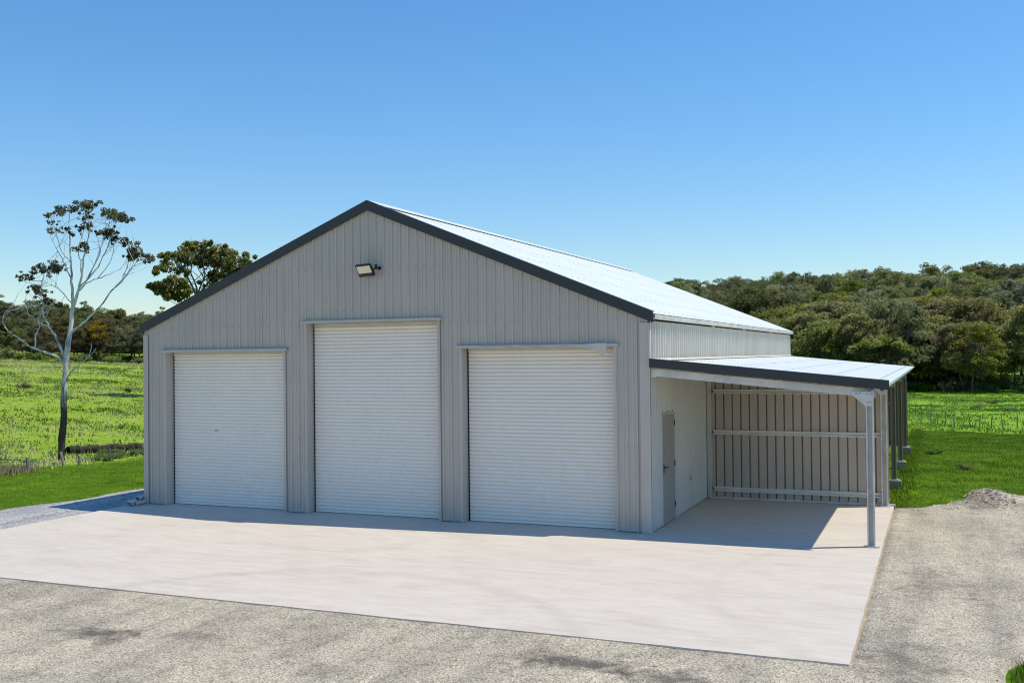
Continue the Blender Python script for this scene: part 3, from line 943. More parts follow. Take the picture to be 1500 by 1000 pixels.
# ------------------------------------------------------------------ floodlight on the gable
fl = empty('floodlight', (-5.62, -0.03, 5.08))
tag(fl, 'black floodlight with a pale square lens fixed high on the shed gable', 'floodlight')
tilt = Matrix.Rotation(math.radians(40), 4, 'X') @ Matrix.Rotation(math.radians(6), 4, 'Z')
def tilted(mb, off):
    mb.v = [tuple((tilt @ Vector(v)) + Vector(off)) for v in mb.v]
    return mb
off = (-0.20, -0.24, -0.03)
hs = MB(); hs.box(-0.17, 0.17, -0.03, 0.03, -0.14, 0.14)
for k in range(9): hs.box(-0.15 + k * 0.035, -0.14 + k * 0.035, 0.03, 0.065, -0.12, 0.12)
ho = tilted(hs, off).build('housing', M['black'], fl, bevel=0.006)
tilted(MB().box(-0.148, 0.148, -0.037, -0.0305, -0.05, 0.120), off).build('lens', M['lens'], fl)
tilted(MB().box(-0.14, 0.14, -0.05, -0.0305, -0.13, -0.065), off).build('driver_box', M['charcoal'], fl, bevel=0.006)
br = MB()
br.tube([(0.0, -0.001, 0.02), (0.0, -0.09, 0.02), (0.0, -0.20, 0.0), (-0.05, -0.25, -0.03)], [0.02, 0.02, 0.017, 0.015], 8)
br.tube([(0.0, -0.02, 0.02), (0.0, 0.0, 0.02)], [0.035, 0.035], 10)
br.tube([(0.0, -0.14, 0.02), (0.0, -0.15, 0.09)], [0.028, 0.028], 8)
br.build('bracket', M['black'], fl, smooth=False)

# torn plastic wrap hanging over the head of the right door
m = MB()
pts = []
n = 26
for i in range(n + 1):
    t = i / n
    x = -3.35 + 2.58 * t
    hgt = 0.016 + 0.10 * max(0, (t - 0.78) / 0.17) ** 1.0 * (1 if t < 0.95 else 1.0)
    sag = 0.03 * math.sin(t * PI) + 0.008 * math.sin(t * 23)
    top = 3.475 - sag * (1 - t) if t < 0.8 else 3.472 + 0.025 * min(1, (t - 0.8) / 0.12)
    bot = top - hgt * 1.35 if t < 0.95 else top - 0.20 - 0.05 * math.sin(t * 60)
    yy0 = -0.100 - 0.012 * math.sin(t * 17)
    pts.append(((x, yy0, top), (x, yy0 - 0.01 * math.sin(t * 31), bot)))
for (a, b), (c, d) in zip(pts, pts[1:]):
    m.poly([a, c, d, b, (a[0], a[1] + .004, a[2]), (c[0], c[1] + .004, c[2]), (d[0], d[1] + .004, d[2]), (b[0], b[1] + .004, b[2])], [(0, 3, 2, 1), (4, 5, 6, 7), (0, 1, 5, 4), (3, 7, 6, 2)])
tag(m.build('plastic_wrap', M['wrap']), 'torn strip of pale plastic wrap over the head of the right roller door', 'plastic wrap')

# ------------------------------------------------------------------ pipes at the left corner
def pipe(x, y, z, ang, ln, r, label):
    o = empty('plastic_pipe', (x, y, z), ang)
    seg = 16
    def ringtube(y0, y1, ro, ri):
        m = MB()
        b = len(m.v)
        for (yv, rr) in ((y0, ro), (y1, ro), (y1, ri), (y0, ri)):
            for k in range(seg):
                a = 2 * PI * k / seg
                m.v.append((rr * math.cos(a), yv, rr * math.sin(a)))
        for s in range(4):
            s2_ = (s + 1) % 4
            for k in range(seg):
                k2 = (k + 1) % seg
                m.f.append((s * seg + k, s * seg + k2, s2_ * seg + k2, s2_ * seg + k))
        return m
    ringtube(0.10, ln, r, r * 0.88).build('barrel', M['pipe'], o, smooth=False)
    ringtube(0.0, 0.10, r * 1.12, r * 0.9).build('socket', M['pipe'], o, smooth=False)
    return tag(o, label, 'pipe', 'white plastic pipes at the left corner of the shed')
pl = [(-12.02, -0.38, 0.27, 'white plastic pipe on the gravel by the shed corner, outermost of the row'),
      (-11.925, -0.45, 0.24, 'white plastic pipe, second from the outside of the row at the shed corner'),
      (-11.82, -0.50, 0.28, 'white plastic pipe in the middle of the row at the shed corner'),
      (-11.72, -0.44, 0.25, 'white plastic pipe lying nearest the grey pier at the shed corner')]
for (x, y, a, lb) in pl:
    pipe(x, y, 0.052, a, 1.5, 0.045, lb)
pipe(-11.86, -0.22, 0.134, 0.30, 1.35, 0.045, 'white plastic pipe lying on top of the row at the shed corner')

# ------------------------------------------------------------------ trees
def leaves(centers, radii, counts, size, flat=0.7, seed=0, elong=2.2, upb=0.45, tint0=None):
    """diamond-shaped leaves over clumps: returns V, F, tint"""
    r = np.random.default_rng(seed)
    Vs, T = [], []
    for ci, (c, R_, n) in enumerate(zip(centers, radii, counts)):
        n = int(n)
        if n <= 0: continue
        d = r.normal(size=(n, 3)); d /= np.linalg.norm(d, axis=1)[:, None]
        rad = R_ * (0.45 + 0.6 * r.random(n) ** 0.6)
        p = np.array(c) + d * rad[:, None] * np.array([1, 1, flat])
        nrm = d * 0.55 + np.array([0, 0, upb]) + r.normal(size=(n, 3)) * 0.55
        nrm /= np.linalg.norm(nrm, axis=1)[:, None]
        a = np.cross(nrm, r.normal(size=(n, 3))); a /= np.linalg.norm(a, axis=1)[:, None]
        b = np.cross(nrm, a)
        s = size * (0.6 + 0.8 * r.random(n))[:, None]
        q = np.stack([p - a * s * 0.5 * elong ** 0.5, p - b * s * 0.5 / elong ** 0.5, p + a * s * 0.5 * elong ** 0.5, p + b * s * 0.5 / elong ** 0.5], 1)
        Vs.append(q.reshape(-1, 3))
        base = (0.5 if tint0 is None else tint0[ci]) + r.normal() * 0.13
        T.append(np.repeat(np.clip(base + r.normal(size=n) * 0.17, 0, 1), 4))
    V = np.concatenate(Vs); T = np.concatenate(T)
    return V, np.arange(len(V)).reshape(-1, 4), T

def limb_path(p0, p1, r, sag=0.12, n=5):
    p0 = np.array(p0, float); p1 = np.array(p1, float)
    L_ = np.linalg.norm(p1 - p0)
    ctrl = (p0 + p1) / 2 + r.normal(size=3) * L_ * 0.08 + np.array([0, 0, -sag * L_])
    return [tuple((1 - t) ** 2 * p0 + 2 * t * (1 - t) * ctrl + t * t * p1) for t in np.linspace(0, 1, n)]

def forest_proto(seed, H_, crownR, fork, nl, leafsize, style='round', density=1.0):
    """a gum tree: leaning tapered trunk, limbs, leaf clumps on the limb ends -> (trunk mesh builder, leaf arrays)"""
    r = np.random.default_rng(seed)
    tb = MB()
    lean = r.normal(size=2) * 0.05 * H_
    top = (lean[0], lean[1], H_ * fork)
    r0 = 0.012 * H_ + 0.04
    tb.tube(limb_path((0, 0, -0.4), top, r, 0.0, 6), list(np.linspace(r0, r0 * 0.6, 6)), 6, False)
    cs, rs, tn = [], [], []
    for i in range(nl):
        a = 2 * PI * (i + r.random() * 0.7) / nl * (1 if i < nl else 0) * 1.6180
        if style == 'round':
            el = r.uniform(-0.28, 1.0); rr = crownR * math.cos(el * 1.35) ** 0.6 * r.uniform(0.55, 1.0); zz = H_ * (fork + (1 - fork) * (0.15 + 0.85 * el))
        elif style == 'flat':
            rr = crownR * r.uniform(0.25, 1.0); zz = H_ * (0.93 - 0.18 * (rr / crownR) ** 2 + r.normal() * 0.05)
        elif style == 'tall':
            el = r.random(); rr = crownR * r.uniform(0.3, 1.0) * (1 - 0.55 * el); zz = H_ * (fork * 0.8 + (1 - fork * 0.8) * el)
        else:   # open, wispy
            rr = crownR * r.uniform(0.3, 1.05); zz = H_ * r.uniform(fork + 0.05, 0.93) - 0.1 * H_ * (rr / crownR) ** 2
        e = np.array([top[0] + rr * math.cos(a), top[1] + rr * math.sin(a), zz])
        st = np.array(top) * r.uniform(0.72, 1.0)
        tb.tube(limb_path(st, e, r, 0.10), list(np.linspace(r0 * 0.36, r0 * 0.09, 5)), 4, False)
        cr = crownR * (0.215 if style in ('round', 'tall') else 0.19) * r.uniform(0.75, 1.25)
        shade = 0.5
        cs.append(e); rs.append(cr); tn.append(shade)
        for k in range(3 if style != 'open' else 2):
            o = r.normal(size=3); o /= np.linalg.norm(o)
            cs.append(e + o * cr * np.array([1.1, 1.1, 0.6])); rs.append(cr * r.uniform(0.45, 0.75)); tn.append(shade)
    cnt = [density * 46 * (q / 0.9) ** 1.8 * (0.35 / leafsize) ** 1.7 for q in rs]
    return tb, leaves(cs, rs, cnt, leafsize, 0.62, seed + 1, tint0=tn)

def make_proto(seed, leafmat, barkmat, **kw):
    tb, (V, F, T) = forest_proto(seed, **kw)
    tm = tb.mesh('trunk', M[barkmat], True)
    cm = np_mesh('crown', V, F, M[leafmat], {'tint': ('FLOAT', T)})
    return tm, cm

def plant(name, proto, x, y, s, rz, label, cat, group=None, zoff=-0.05, sz=None):
    o = empty(name, (x, y, float(tz(x, y)) + zoff), rz)
    o.scale = (s, s, sz or s)
    tag(o, label, cat, group)
    link('trunk', proto[0], o)
    link('crown', proto[1], o)
    return o

P = {
 'olive_round': make_proto(11, 'leaf_olive', 'bark_dark', H_=9.0, crownR=3.9, fork=0.36, nl=58, leafsize=0.21),
 'olive_round2': make_proto(12, 'leaf_olive', 'bark_grey', H_=9.0, crownR=3.6, fork=0.42, nl=58, leafsize=0.21),
 'olive_flat': make_proto(13, 'leaf_olive', 'bark_dark', H_=9.0, crownR=4.3, fork=0.5, nl=58, leafsize=0.21, style='flat'),
 'green_round': make_proto(14, 'leaf_green', 'bark_dark', H_=9.0, crownR=4.0, fork=0.3, nl=56, leafsize=0.23),
 'green_tall': make_proto(15, 'leaf_green', 'bark_grey', H_=11.0, crownR=3.4, fork=0.45, nl=56, leafsize=0.23, style='tall'),
 'dark_open': make_proto(16, 'leaf_dark', 'bark_grey', H_=10.5, crownR=4.2, fork=0.3, nl=46, leafsize=0.22, style='open', density=1.0),
 'dark_flat': make_proto(17, 'leaf_dark', 'bark_grey', H_=10.5, crownR=4.6, fork=0.5, nl=54, leafsize=0.22, style='flat', density=1.1),
 'dark_round': make_proto(18, 'leaf_dark', 'bark_dark', H_=10.0, crownR=4.2, fork=0.34, nl=56, leafsize=0.23),
 'grey_open': make_proto(19, 'leaf_grey', 'bark_grey', H_=10.0, crownR=3.8, fork=0.35, nl=36, leafsize=0.22, style='open', density=0.9),
 'grey_round': make_proto(20, 'leaf_grey', 'bark_grey', H_=10.0, crownR=4.0, fork=0.36, nl=56, leafsize=0.23),
 'gold': make_proto(21, 'leaf_gold', 'bark_dark', H_=5.0, crownR=2.3, fork=0.3, nl=14, leafsize=0.24),
 'brown_round': make_proto(23, 'leaf_brown', 'bark_dark', H_=9.0, crownR=3.8, fork=0.34, nl=54, leafsize=0.22),
}
def bush_proto(seed, mat, R_=1.0, H_=1.0, leaf=0.14, n=9):
    r = np.random.default_rng(seed)
    cs, rs = [], []
    tb = MB()
    for i in range(n):
        a = r.random() * 2 * PI; q = R_ * math.sqrt(r.random()) * 0.75
        e = np.array([q * math.cos(a), q * math.sin(a), H_ * r.uniform(0.3, 0.85)])
        tb.tube(limb_path((0, 0, -0.15), e, r, 0.05, 4), [0.03, 0.025, 0.018, 0.008], 4, False)
        cs.append(e); rs.append(R_ * r.uniform(0.28, 0.45))
    cnt = [80 * (q / 0.4) ** 1.8 * (0.14 / leaf) ** 1.7 for q in rs]
    V, F, T = leaves(cs, rs, cnt, leaf, 0.75, seed)
    return tb.mesh('stems', M['bark_dark'], True), np_mesh('foliage', V, F, M[mat], {'tint': ('FLOAT', T)})
B = {'green': bush_proto(31, 'leaf_green'), 'dark': bush_proto(32, 'leaf_dark'), 'weed': bush_proto(33, 'leaf_weed', 1.0, 0.8, 0.13, 10)}
def bush(proto, x, y, s, rz, label, group=None, sz=None, zoff=-0.03):
    o = empty('bush', (x, y, float(tz(x, y)) + zoff), rz)
    o.scale = (s, s, sz or s)
    tag(o, label, 'bush', group)
    link('stems', proto[0], o)
    link('foliage', proto[1], o)
    return o

REG = []
ONES = ['', 'first', 'second', 'third', 'fourth', 'fifth', 'sixth', 'seventh', 'eighth', 'ninth', 'tenth', 'eleventh', 'twelfth', 'thirteenth', 'fourteenth', 'fifteenth', 'sixteenth', 'seventeenth', 'eighteenth', 'nineteenth']
def nth(i):
    if i < 20: return ONES[i]
    tens, one = divmod(i, 10)
    return ({2: 'twentieth', 3: 'thirtieth', 4: 'fortieth', 5: 'fiftieth'}[tens] if one == 0 else {2: 'twenty', 3: 'thirty', 4: 'forty', 5: 'fifty'}[tens] + '-' + ONES[one])
CAMX, CAMY = 4.907, -18.149          # vantage point; used only to leave out trees the photo shows nothing of
def bearing(x, y):
    return math.atan2(x - CAMX, y - CAMY)

# --- right paddock: front row of trees along the foot of the hill
rr_ = random.Random(5)
front_row = []
kinds = ['olive_round', 'olive_flat', 'olive_round2', 'green_round', 'olive_round', 'olive_round2', 'olive_flat', 'grey_round', 'olive_round', 'green_round', 'olive_round2', 'olive_round']
ordinal = ['first', 'second', 'third', 'fourth', 'fifth', 'sixth', 'seventh', 'eighth', 'ninth', 'tenth', 'eleventh', 'twelfth', 'thirteenth']
LBL = {'olive_round': 'olive round-crowned gum tree', 'olive_round2': 'olive full-crowned gum tree', 'olive_flat': 'olive flat-topped gum tree', 'green_round': 'deep green round tree',
       'green_tall': 'tall green tree', 'dark_open': 'dark open-crowned gum tree', 'dark_flat': 'dark flat-topped gum tree', 'dark_round': 'dark bushy tree', 'grey_open': 'grey-green open gum tree',
       'grey_round': 'grey-green round gum tree', 'brown_round': 'brownish bushy gum tree'}
for i in range(16):
    x = -14.5 + i * 2.15 + rr_.uniform(-0.8, 0.8)
    y = 118 + rr_.uniform(-4, 5) - (2.0 if i == 11 else 0)
    plant('gum_tree', P[kinds[i % 12]], x, y, rr_.uniform(0.78, 1.12), rr_.uniform(0, 6.28),
          f'{LBL[kinds[i % 12]]} at the right paddock edge, {nth(i + 1)} from left', 'tree', 'trees along the paddock edge')
for i in range(12):
    x = -17.0 + i * 3.0 + rr_.uniform(-1, 1)
    y = 127 + rr_.uniform(-2, 6)
    k = rr_.choice(['olive_round', 'olive_round2', 'olive_flat', 'green_round'])
    plant('gum_tree', P[k], x, y, rr_.uniform(1.05, 1.3), rr_.uniform(0, 6.28),
          f'{LBL[k]} in the second row at the hill foot, {nth(i + 1)} from left', 'tree', 'second row of trees at the hill foot')
for i in range(26):
    x = -8 + (i % 13) * 2.0 + rr_.uniform(-0.8, 0.8)
    y = 115 + rr_.uniform(-2, 3) + (i // 13) * 9
    bush(B[rr_.choice(['green', 'dark', 'weed'])], x, y, rr_.uniform(0.8, 1.7) * (1 + 0.5 * (i // 13)), rr_.uniform(0, 6.28), f'low bush {"behind" if i > 12 else "under"} the right paddock trees, {nth(i % 13 + 1)} from left', 'bushes under the paddock trees')
# --- wooded hill behind
hill_pts = []
y = 138.0
while y < 330:
    step = 7.6 + (y - 138) * 0.018
    xw0 = CAMX + math.tan(-0.32) * (y - CAMY); xw1 = CAMX + math.tan(0.095) * (y - CAMY)
    x = xw0 + rr_.uniform(0, step)
    while x < xw1:
        if math.atan2(x - CAMX, y - CAMY) > (-0.125 if y < 190 else (-0.2 if y < 235 else -0.4)):
            hill_pts.append((x + rr_.uniform(-1.6, 1.6), y + rr_.uniform(-2.2, 2.2)))
        x += step
    y += step * 1.12
hgroups = {}
for (x, y) in hill_pts:
    far = (y - 138) / 190
    if far < 0.25: k = rr_.choice(['olive_round', 'green_round', 'green_tall', 'olive_flat', 'grey_round', 'dark_round'])
    elif far < 0.65: k = rr_.choice(['green_round', 'green_tall', 'grey_open', 'dark_round', 'olive_round', 'grey_round', 'brown_round'])
    else: k = rr_.choice(['dark_open', 'dark_round', 'brown_round', 'dark_round', 'grey_round', 'dark_open'])
    where = 'low on the wooded hill' if far < 0.3 else ('halfway up the wooded hill' if far < 0.65 else 'on the crest of the wooded hill')
    plant('gum_tree', P[k], x, y, rr_.uniform(0.95, 1.4), rr_.uniform(0, 6.28), None, 'tree', f'{LBL[k]}s {where}'); REG.append((f'{LBL[k]} {where}', x, y))

# --- left: trees along the top of the pasture
left_pts = []
rl = random.Random(9)
for row, (dist, n, hs) in enumerate(((132, 20, 0.40), (137, 20, 0.52), (146, 18, 0.60), (158, 16, 0.62), (174, 15, 0.60))):
    for i in range(n):
        b = -0.905 + (0.195) * (i + rl.uniform(0.1, 0.9)) / n
        d = dist + rl.uniform(-4, 4)
        x, y = CAMX + d * math.sin(b), CAMY + d * math.cos(b)
        k = rl.choice([['brown_round', 'dark_round', 'grey_round', 'green_round'], ['brown_round', 'dark_round', 'grey_round', 'brown_round'], ['dark_open', 'brown_round', 'dark_round'], ['dark_open', 'dark_flat', 'grey_open'], ['dark_open', 'dark_flat', 'dark_flat']][row])
        where = ['fronting the left tree line', 'inside the left tree line', 'inside the left tree line', 'topping the left tree line', 'at the back of the left tree line'][row]
        plant('gum_tree', P[k], x, y, hs * rl.uniform(0.8, 1.15), rl.uniform(0, 6.28), None, 'tree', f'{LBL[k]}s {where}'); REG.append((f'{LBL[k]} {where}', x, y))
def at(b, d):
    return CAMX + d * math.sin(b), CAMY + d * math.cos(b)
x, y = at(-0.789, 129); plant('wattle_tree', P['gold'], x, y, 0.75, 0.4, 'small wattle with golden blossom right of the white gum', 'tree', zoff=0.9)
x, y = at(-0.775, 131); plant('wattle_tree', P['gold'], x, y, 0.55, 2.4, 'smaller golden wattle nearest the shed in the tree line', 'tree', zoff=0.3)
for i in range(16):
    b = -0.90 + 0.175 * (i + rl.uniform(0.1, 0.9)) / 16
    x, y = at(b, 128 + rl.uniform(-5, 3))
    bush(B[rl.choice(['green', 'dark', 'weed', 'green'])], x, y, rl.uniform(0.7, 1.5), rl.uniform(0, 6.28), f'low bush at the top of the left pasture, {nth(i + 1)} from left', 'bushes fringing the left tree line')

trees_by = {}
for o in list(C.objects):
    if o.get('category') == 'tree' and o.get('label') is None:
        trees_by.setdefault(next(q[0] for q in REG if abs(q[1] - o.location.x) < 1e-4 and abs(q[2] - o.location.y) < 1e-4), []).append(o)
for lb, os_ in trees_by.items():
    os_.sort(key=lambda o: bearing(o.location.x, o.location.y))
    for i, o in enumerate(os_):
        o['label'] = lb if len(os_) == 1 else f'{lb}, {nth(i + 1)} from left'
# --- two modelled trees: limbs and leaf clumps laid out in the tree's own plane with depth of their own
def portrait_tree(name, base, S, limbs, clumps, seed, leafmat, barkmat, leafsize, per, rz, ks, twig=0.006, flat=0.75, csc=1.0, lim=1.0):
    r = np.random.default_rng(seed)
    o = empty(name, base, rz)
    tb = MB()
    nodes = []
    def cv(p, y): return (p[0] * S, y, p[1] * S)
    for (pts, ra, rb, dy) in limbs:
        n = len(pts)
        path = []
        for i, p in enumerate(pts):
            t = i / (n - 1)
            # depth of the limb start = depth of the nearest node already placed
            path.append((p, t))
        if nodes:
            q = np.array(path[0][0]) * S
            y0 = min(nodes, key=lambda nn: (nn[0] - q[0]) ** 2 + (nn[2] - q[1]) ** 2)[1]
        else:
            y0 = 0.0
        raw = [Vector(cv(p, y0 + dy * t ** 1.2)) for p, t in path]
        # resample with small kinks
        fine = []
        for i in range(n - 1):
            for k in range(3):
                t = k / 3
                p0 = raw[max(i - 1, 0)]; p1 = raw[i]; p2 = raw[i + 1]; p3 = raw[min(i + 2, n - 1)]
                v = 0.5 * ((2 * p1) + (p2 - p0) * t + (2 * p0 - 5 * p1 + 4 * p2 - p3) * t * t + (3 * p1 - p0 - 3 * p2 + p3) * t ** 3)
                fine.append(v + Vector(r.normal(size=3)) * 0.012 * (1 if fine else 0))
        fine.append(raw[-1])
        rad = [lim * ra + lim * (rb - ra) * (i / (len(fine) - 1)) ** 0.8 for i in range(len(fine))]
        rad = [q * (1 + 0.07 * r.normal()) for q in rad]
        tb.tube(fine, rad, 9 if ra > 0.1 else 6, True)
        nodes += [(v.x, v.y, v.z) for v in fine[2:]]
    # twigs branching off the limbs
    tbt = MB()
    cs, rs, cn = [], [], []
    low = [n_ for n_ in nodes]
    for (cx, cz, cr) in clumps:
        q = np.array([cx * S, cz * S])
        cand = sorted(low, key=lambda nn: (nn[0] - q[0]) ** 2 + (nn[2] - q[1]) ** 2 + (0.5 if nn[2] > q[1] + 0.1 else 0))[::9][:3]
        nn = cand[0]
        yy_ = nn[1] + r.normal() * cr * S * 0.9
        e = np.array([q[0], yy_, q[1]])
        d_ = math.dist(nn, e)
        for n2_ in cand[1:]:
            tb.tube(limb_path(n2_, e + r.normal(size=3) * cr * S * 0.8, r, 0.10, 5), [twig * 1.4, twig * 1.1, twig * 0.9, twig * 0.7, twig * 0.4], 4, False)
        if d_ > 0.05:
            tb.tube(limb_path(nn, e, r, 0.12, 5), [twig * 1.9, twig * 1.5, twig * 1.2, twig, twig * 0.6], 4, False)
        cs.append(e); rs.append(cr * S * csc); cn.append(per * 0.55 * (cr / ks) ** 1.7)
        for k in range(5):
            o_ = r.normal(size=3) * cr * S * np.array([1.35, 1.0, 0.55]) * csc * 0.8
            cs.append(e + o_); rs.append(cr * S * r.uniform(0.25, 0.5) * csc); cn.append(per * 0.22 * (cr / ks) ** 1.7)
    tb.build('trunk', M[barkmat], o, smooth=True)
    V, F, T = leaves(cs, rs, cn, leafsize, flat, seed, elong=2.6, upb=0.3)
    link('crown', np_mesh('crown', V, F, M[leafmat], {'tint': ('FLOAT', T)}), o)
    return o
K = 0.02335 / 2.5
def zc(lst): return [(a - 222.5, 970 - b) for a, b in lst]
limbs = [
 (zc([(222, 985), (228, 890), (232, 760), (237, 640), (246, 560), (254, 490), (262, 410)]), 0.155, 0.075, 0.15),
 (zc([(237, 628), (215, 592), (150, 566), (110, 545), (70, 515), (45, 495), (30, 462), (44, 425)]), 0.062, 0.014, -0.5),
 (zc([(132, 556), (133, 510), (141, 480), (128, 445)]), 0.028, 0.012, 0.3),
 (zc([(240, 605), (215, 555), (190, 510), (165, 478), (140, 440), (126, 400), (116, 370), (110, 320), (118, 270)]), 0.062, 0.009, 0.9),
 (zc([(165, 480), (130, 463), (95, 440), (74, 424), (62, 380)]), 0.034, 0.008, 0.3),
 (zc([(262, 497), (300, 472), (350, 430), (390, 395), (430, 350), (470, 320), (500, 290), (525, 250)]), 0.058, 0.010, -0.9),
 (zc([(470, 322), (480, 285), (492, 240), (500, 205)]), 0.022, 0.008, 0.3),
 (zc([(430, 352), (470, 300), (510, 245), (545, 230)]), 0.022, 0.008, 0.5),
 (zc([(237, 678), (250, 665), (275, 637), (310, 615), (340, 590), (356, 545)]), 0.046, 0.013, -0.5),
 (zc([(330, 600), (352, 580), (362, 560)]), 0.018, 0.006, 0.1),
 (zc([(262, 412), (258, 340), (252, 260), (246, 180), (240, 110), (236, 50)]), 0.062, 0.010, 0.3),
 (zc([(262, 412), (285, 345), (300, 290), (310, 230), (325, 170), (335, 110), (330, 50)]), 0.062, 0.009, -0.3),
 (zc([(284, 350), (310, 322), (345, 302), (385, 285), (425, 255), (440, 215)]), 0.036, 0.008, 0.7),
 (zc([(290, 335), (330, 300), (370, 262), (400, 210), (430, 160), (455, 100)]), 0.040, 0.008, -0.7),
 (zc([(260, 402), (240, 365), (210, 335), (178, 318)]), 0.028, 0.008, -0.4),
 (zc([(255, 305), (225, 250), (200, 208), (170, 170), (145, 130)]), 0.030, 0.007, 0.6),
 (zc([(300, 290), (290, 240), (278, 190), (290, 130), (296, 60)]), 0.026, 0.007, 0.5),
 (zc([(318, 310), (350, 240), (375, 160), (390, 80)]), 0.028, 0.007, 0.4),
 (zc([(250, 245), (225, 200), (213, 150), (205, 90)]), 0.022, 0.007, -0.5),
 (zc([(330, 300), (345, 230), (352, 160), (362, 70)]), 0.020, 0.006, 0.9),
 (zc([(345, 302), (390, 250), (415, 190), (420, 150)]), 0.020, 0.006, -0.4),
]
clumps = [(a - 222.5, 970 - b, c) for a, b, c in [
 (210, 42, 13), (235, 40, 14), (262, 50, 9), (288, 42, 14), (315, 36, 17), (345, 42, 17), (370, 47, 12), (393, 60, 16), (420, 75, 17), (445, 85, 15), (470, 92, 14), (488, 98, 8),
 (200, 75, 12), (194, 100, 8), (150, 110, 6), (170, 112, 7), (152, 122, 5), (240, 120, 9), (250, 135, 7), (320, 115, 13), (345, 130, 9), (365, 120, 10), (308, 98, 9), (335, 80, 7), (295, 75, 7),
 (410, 150, 15), (427, 138, 11), (400, 132, 8), (270, 195, 9), (310, 185, 12), (322, 200, 7), (300, 170, 6), (455, 170, 13), (475, 180, 11), (500, 195, 13), (515, 213, 18), (508, 232, 14), (540, 225, 13), (556, 235, 9), (495, 235, 10), (440, 160, 7),
 (45, 290, 11), (68, 295, 8), (75, 266, 11), (110, 250, 13), (145, 245, 11), (156, 262, 13), (185, 265, 15), (170, 275, 8), (144, 232, 7), (195, 255, 8),
 (95, 335, 13), (115, 345, 11), (78, 325, 8), (130, 380, 9), (150, 385, 11), (178, 393, 13), (195, 400, 7), (120, 360, 7), (68, 345, 4), (30, 300, 4)]]
t1 = portrait_tree('gum_tree', (-22.8, 7.9, float(tz(-22.8, 7.9))), K, limbs, clumps, 41, 'leaf_gum', 'bark_white', 0.068, 115, 0.397, 14, csc=1.5, lim=0.86)
tag(t1, 'tall white-barked gum with charred base and sparse high foliage in the left pasture', 'tree')
bx, by = at(-0.699, 70.5)
K2 = 0.0471 / 3
zc2 = lambda lst: [(a - 262, 900 - b) for a, b in lst]
limbs2 = [(zc2([(262, 930), (258, 760), (262, 600), (265, 465)]), 0.30, 0.16, 0.3),
 (zc2([(265, 470), (245, 420), (222, 375), (190, 330)]), 0.09, 0.03, -0.7),
 (zc2([(265, 465), (258, 410), (240, 365), (245, 290)]), 0.08, 0.03, 0.6),
 (zc2([(265, 465), (285, 410), (298, 380), (290, 290)]), 0.08, 0.03, -0.4),
 (zc2([(265, 465), (300, 420), (330, 370), (370, 310)]), 0.09, 0.03, 0.8),
 (zc2([(262, 560), (230, 500), (190, 450), (150, 430)]), 0.08, 0.03, -0.5),
 (zc2([(262, 540), (310, 470), (370, 400), (440, 340)]), 0.09, 0.03, -0.6)]
clumps2 = [(a - 262, 900 - b, c) for a, b, c in [(215, 262, 40), (262, 250, 36), (300, 246, 26), (190, 300, 38), (150, 345, 36), (238, 305, 44), (305, 292, 42), (352, 268, 38), (392, 275, 34), (372, 320, 44), (420, 322, 38), (462, 330, 30),
 (130, 420, 32), (180, 415, 46), (218, 442, 36), (150, 462, 32), (385, 375, 42), (335, 372, 34), (335, 420, 32), (205, 350, 26), (195, 470, 28), (430, 370, 34), (120, 448, 22), (400, 420, 34), (285, 320, 24), (105, 440, 16)]]
t2 = portrait_tree('gum_tree', (bx, by, float(tz(bx, by))), K2, limbs2, clumps2, 43, 'leaf_dark2', 'bark_grey', 0.27, 150, 0.62, 34, 0.02, 0.8) if False else None
M['leaf_dark2'] = leaf_mat('olive_dark_foliage', (0.09, 0.10, 0.018), (0.21, 0.22, 0.04), (0.36, 0.35, 0.08), 0.005)
t2 = portrait_tree('gum_tree', (bx, by, float(tz(bx, by))), K2, limbs2, clumps2, 43, 'leaf_dark2', 'bark_grey', 0.15, 430, 0.62, 34, 0.02, 0.8, 0.92)
tag(t2, 'dense dark olive gum rising behind the left slope of the shed roof', 'tree')

# ------------------------------------------------------------------ fences, bank, weeds
def fence_post(x, y, h, wdt, lx, ly, label, group):
    z = float(tz(x, y))
    m = MB()
    m.tube([(x, y, z - 0.3), (x + lx * 0.5, y + ly * 0.5, z + h * 0.55), (x + lx, y + ly, z + h)], [wdt, wdt * 0.95, wdt * 0.85], 7)
    return tag(m.build('fence_post', M['fence_wood']), label, 'fence post', group)
LF = [(-20.98, 4.95, 0.42, 0.07, -0.05, 0.0, 'grey split fence post leaning in the grass left of the white gum'),
      (-21.39, 6.71, 0.45, 0.045, -0.16, 0.0, 'thin leaning timber stake at the foot of the white gum'),
      (-21.07, 7.03, 0.32, 0.055, 0.0, 0.0, 'short dark fence post just right of the white gum'),
      (-22.3, 9.6, 0.28, 0.05, 0.02, 0.0, 'pale short fence post among weeds between the white gum and shed'),
      (-22.45, 11.4, 0.34, 0.055, 0.0, 0.0, 'pale fence post in the grass hard against the shed wall edge'),
      (-20.7, 4.1, 0.30, 0.03, 0.05, 0.0, 'slim dark stake at the left of the mown lawn edge')]
for a in LF: fence_post(*a, 'fence posts along the left lawn')
RF = [(3.04, 57.3), (3.53, 52.3), (3.99, 47.9), (4.45, 42.2), (4.86, 38.5), (5.23, 35.9), (5.59, 35.4), (6.32, 35.5), (6.67, 35.2), (7.20, 35.3), (7.72, 35.0), (8.33, 35.6)]
rf = random.Random(3)
for i, (x, y) in enumerate(RF):
    fence_post(x, y, rf.uniform(0.5, 0.75), 0.028, rf.uniform(-0.12, 0.12), 0, f'thin dark fence stake in the right paddock, {ordinal[i]} counted from the lean-to', 'fence stakes in the right paddock')
